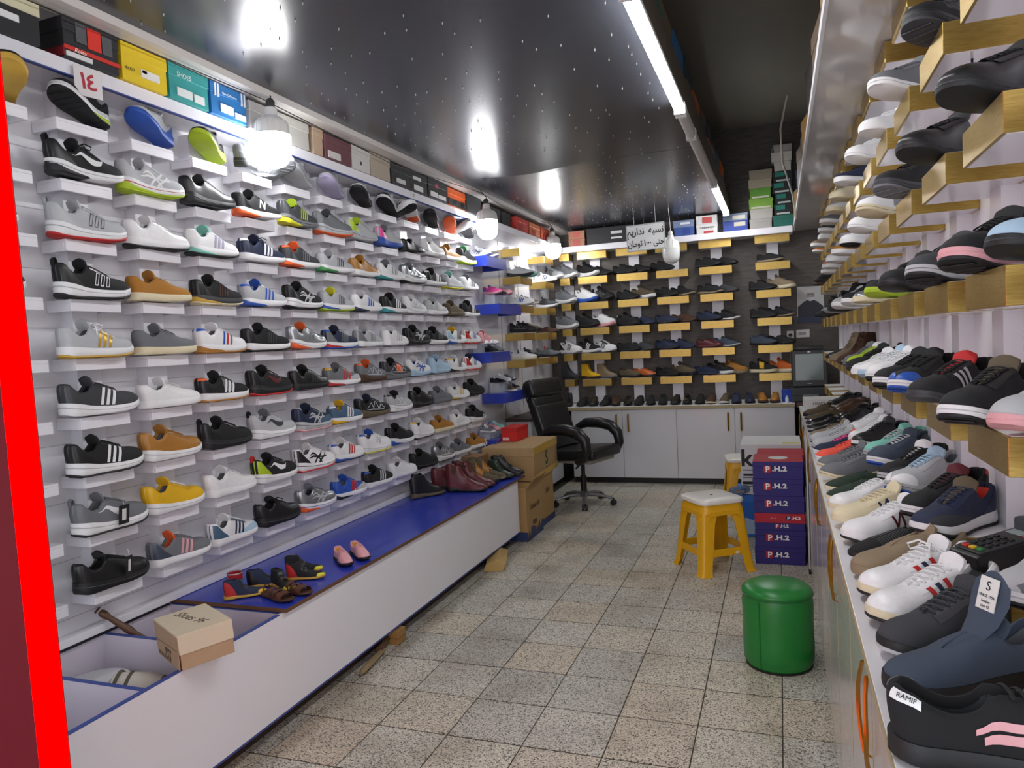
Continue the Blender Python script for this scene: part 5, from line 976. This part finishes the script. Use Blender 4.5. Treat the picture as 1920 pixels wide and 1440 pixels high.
# ---- blue shelves: kids shoes, some on clear risers
ACR = mat('e4edf2', .06, alpha=.22, name='clear_acrylic')
def riser(label, x, y, z, h=.085, w=.10):
    t = thing('acrylic_riser', label, 'riser', (x, y, z), (0, 0, .1), 'clear risers'); bx(-.05, .05, -w/2, w/2, h-.004, h).build('plate', ACR, t)
    for s in (-1, 1): bx(-.045, .045, s*w/2-.003*(s > 0), s*w/2+.003*(s < 0), .0005, h-.004).build('side', ACR, t)
for n_, (y, z, sp, h, sc, dx) in enumerate([(5.70, 2.20, 'R u=s m=w a=Xn', 0, .72, 0), (5.86, 2.20, 'R u=g m=w', 0, .72, 0), (5.93, 1.82, 'R u=P m=p t=b H=b', .085, .62, 0), (6.06, 1.82, 'L u=k f=gloss', .085, .62, 0), (6.20, 1.82, 'R u=p m=p', .085, .66, 0),
    (5.66, 1.415, 'T u=w m=w f=leather', .06, .6, -.03), (5.77, 1.415, 'T u=w m=w f=leather', .06, .6, -.03), (5.90, 1.415, 'T u=w m=w f=leather h=p', .06, .6, -.03), (5.95, 1.06, 'L u=k f=gloss', .085, .6, 0), (6.06, 1.06, 'T u=w m=w s=w x=1', .085, .6, 0), (6.18, 1.06, 'T u=S m=k s=k x=1', .085, .6, 0), (6.30, 1.06, 'T u=k m=s', 0, .6, 0), (5.66, .70, 'T u=S m=w s=w x=1', .05, .56, 0), (5.76, .70, 'R u=p m=p t=b i=b a=Xb', .05, .58, 0), (5.86, .70, 'R u=M m=w s=w x=1', .05, .58, 0), (5.95, .70, 'L u=w f=leather', 0, .6, .03)]):
    z_ = z+h+.002
    if h: riser('clear acrylic riser under a small shoe on the blue shelves, '+ORD[n_+1]+' down', -2.31+dx, y, z, h)
    d = parse(sp); shoe(sp, 'small, on blue shelves, '+ORD[n_+1]+' down', (-2.295+dx, y, z_), -.35+rs.uniform(-.15, .15), scale=sc, pitch=.0, group='small shoes on the blue shelves', name='kids_shoe')
shoe('T u=k m=k', 'small, before white ones on the middle blue shelf', (-2.245, 5.70, 1.417), -.5, scale=.5, group='small shoes on the blue shelves', name='kids_shoe'); shoe('T u=g m=g', 'small, before white ones on the middle blue shelf', (-2.245, 5.84, 1.417), -.4, scale=.5, group='small shoes on the blue shelves', name='kids_shoe')
shoe('C u=v m=w', 'small, at the front of the fourth blue shelf', (-2.245, 6.12, 1.062), -.5, scale=.5, group='small shoes on the blue shelves', name='kids_shoe')
# ---- bench top: boots and kids shoes
zb = .4868
for n_, (x, y, yaw, sp, sc, lab) in enumerate([(-2.24, 4.40, .95, 'B u=k f=leather m=v', .88, 'low black work boot with ridged sole, first on the bench'), (-2.20, 4.66, .55, 'B u=m f=leather m=k l=y D=t', .85, 'rust brown boot with yellow laces behind the maroon pair'), (-2.03, 4.58, .12, 'H u=m f=leather m=k G=T', 1.0, 'maroon leather ankle boot in front of its twin'), (-2.03, 4.72, .12, 'H u=m f=leather m=k G=T', 1.0, 'maroon leather ankle boot with three studs behind its twin'), (-2.04, 4.855, .12, 'B u=v f=suede m=k l=t D=t', .95, 'olive and tan laced boot next to the maroon ones'), (-2.04, 4.975, .12, 'B u=v f=suede m=z l=t D=t', .95, 'olive and tan laced boot beside the green-grey one'), (-1.97, 5.07, -.25, 'B u=F f=leather m=k H=T', .74, 'dark green-grey boot with brown collar near the bench end'), (-1.95, 5.165, .05, 'B u=k f=leather m=k', .86, 'black laced boot at the very end of the bench')]):
    t = shoe(sp, '', (x, y, zb), yaw, scale=sc, label=lab)
    if n_ == 3:
        for k in range(3):
            s_ = MB().lathe([(.006, 0), (.005, .003), (.001, .005)], 10).build('stud', smat('k', 'gloss'), t, smooth=True); s_.matrix_local = Matrix.Translation((-.10+.022*k, -.036, .155)) @ Matrix.Rotation(PI/2, 4, 'X')
for n_, (x, y, yaw, sp, sc, lab) in enumerate([(-2.10, 2.43, .75, 'B u=n m=d o=d c=y H=r s=k x=1', .56, 'small navy high-top with yellow toe and red heel, first on the bench'), (-2.10, 2.57, .70, 'B u=n m=d o=d c=y H=k s=k x=1', .56, 'small navy high-top with yellow toe behind the first one'), (-2.005, 2.55, -.45, 'B u=k m=d o=d c=Y s=k x=1', .54, 'small black high-top with neon toe facing the aisle'), (-1.985, 2.685, .45, 'B u=k m=d o=d c=Y H=r s=k x=1', .56, 'small black high-top with neon toe and red heel'), (-2.055, 2.77, .45, 'B u=k m=d o=d c=Y s=k x=1', .56, 'small black high-top with neon toe standing farther back'), (-1.955, 2.93, -.75, 'L u=p f=leather m=k i=y s=p', .66, 'small pink strap shoe with yellow insole, front of the pair'), (-1.925, 3.03, -.72, 'L u=p f=leather m=k i=y s=p', .66, 'small pink strap shoe with yellow insole, rear of the pair')]): shoe(sp, '', (x, y, zb), yaw, scale=sc, label=lab, name='kids_shoe', sz=.78 if sp[0] == 'B' else 1.25)
cup = thing('tin_mug', 'red printed tin standing behind the small navy shoe', 'tin', (-2.175, 2.46, .486)); MB().lathe([(.030, 0), (.031, .085), (.028, .086), (.028, .01)], 20, caps=False).build('body', mat('a8242a', .35, 0, .2, 20, 0), cup, smooth=True); MB().lathe([(.0315, .03), (.0315, .06)], 20, caps=False).build('printed_band', mat('3f7f8a', .4), cup, smooth=True); MB().lathe([(.031, .083), (.0325, .086), (.031, .089)], 20, caps=False).build('rim', mat('c8b8b8', .3, .6), cup, smooth=True)
def sandal(loc, yaw, label):
    t = thing('kids_sandal', label, 'sandal', loc, (0, 0, yaw)); t.scale = (.66,)*3; S = STY['loafer']; q = obj('sole', part_mesh('loafer', 'sole'), smat('T', 'rubber'), t); q.location = (-.14, 0, 0)
    for a, w in ((.30, .12), (.47, .13), (.66, .20)):
        rows = []
        for p in (0, .33, .66, 1):
            tt = a+w*p; ww = float(S.w(tt))+.003; rows.append([((tt-.5)*.28, ww*math.cos(b), .018+.040*max(0, math.sin(b))**.6*(1.25-.5*tt)) for b in np.linspace(0, PI, 13)])
        MB().grid(rows).build('strap', mat('5a3420', .45, 0, .1, 60, .1), t, smooth=True)
    rows = [[((.02+.10*p-.5)*.28, (.036-.01*abs(math.cos(b)))*math.cos(b)*min(1, .5+p), .02+.05*math.sin(b)) for b in np.linspace(0, PI, 9)] for p in (.3, .7, 1)]
    MB().grid(rows).build('heel_strap', mat('5a3420', .45, 0, .1, 60, .1), t, smooth=True)
sandal((-1.945, 2.435, zb), -.35, 'small brown strap sandal, closest to the bench corner'); sandal((-1.92, 2.52, zb), -.3, 'small brown strap sandal beside its twin on the bench edge')
# ================================================================ lettering becomes plain meshes
bpy.context.view_layer.update(); DG = bpy.context.evaluated_depsgraph_get()
for o in TEXTS:
    me = bpy.data.meshes.new_from_object(o.evaluated_get(DG)); n = bpy.data.objects.new('lettering', me); COL.objects.link(n)
    n.parent = o.parent; n.location = o.location; n.rotation_euler = o.rotation_euler; n.scale = o.scale
for o in TEXTS: c = o.data; bpy.data.objects.remove(o); bpy.data.curves.remove(c)
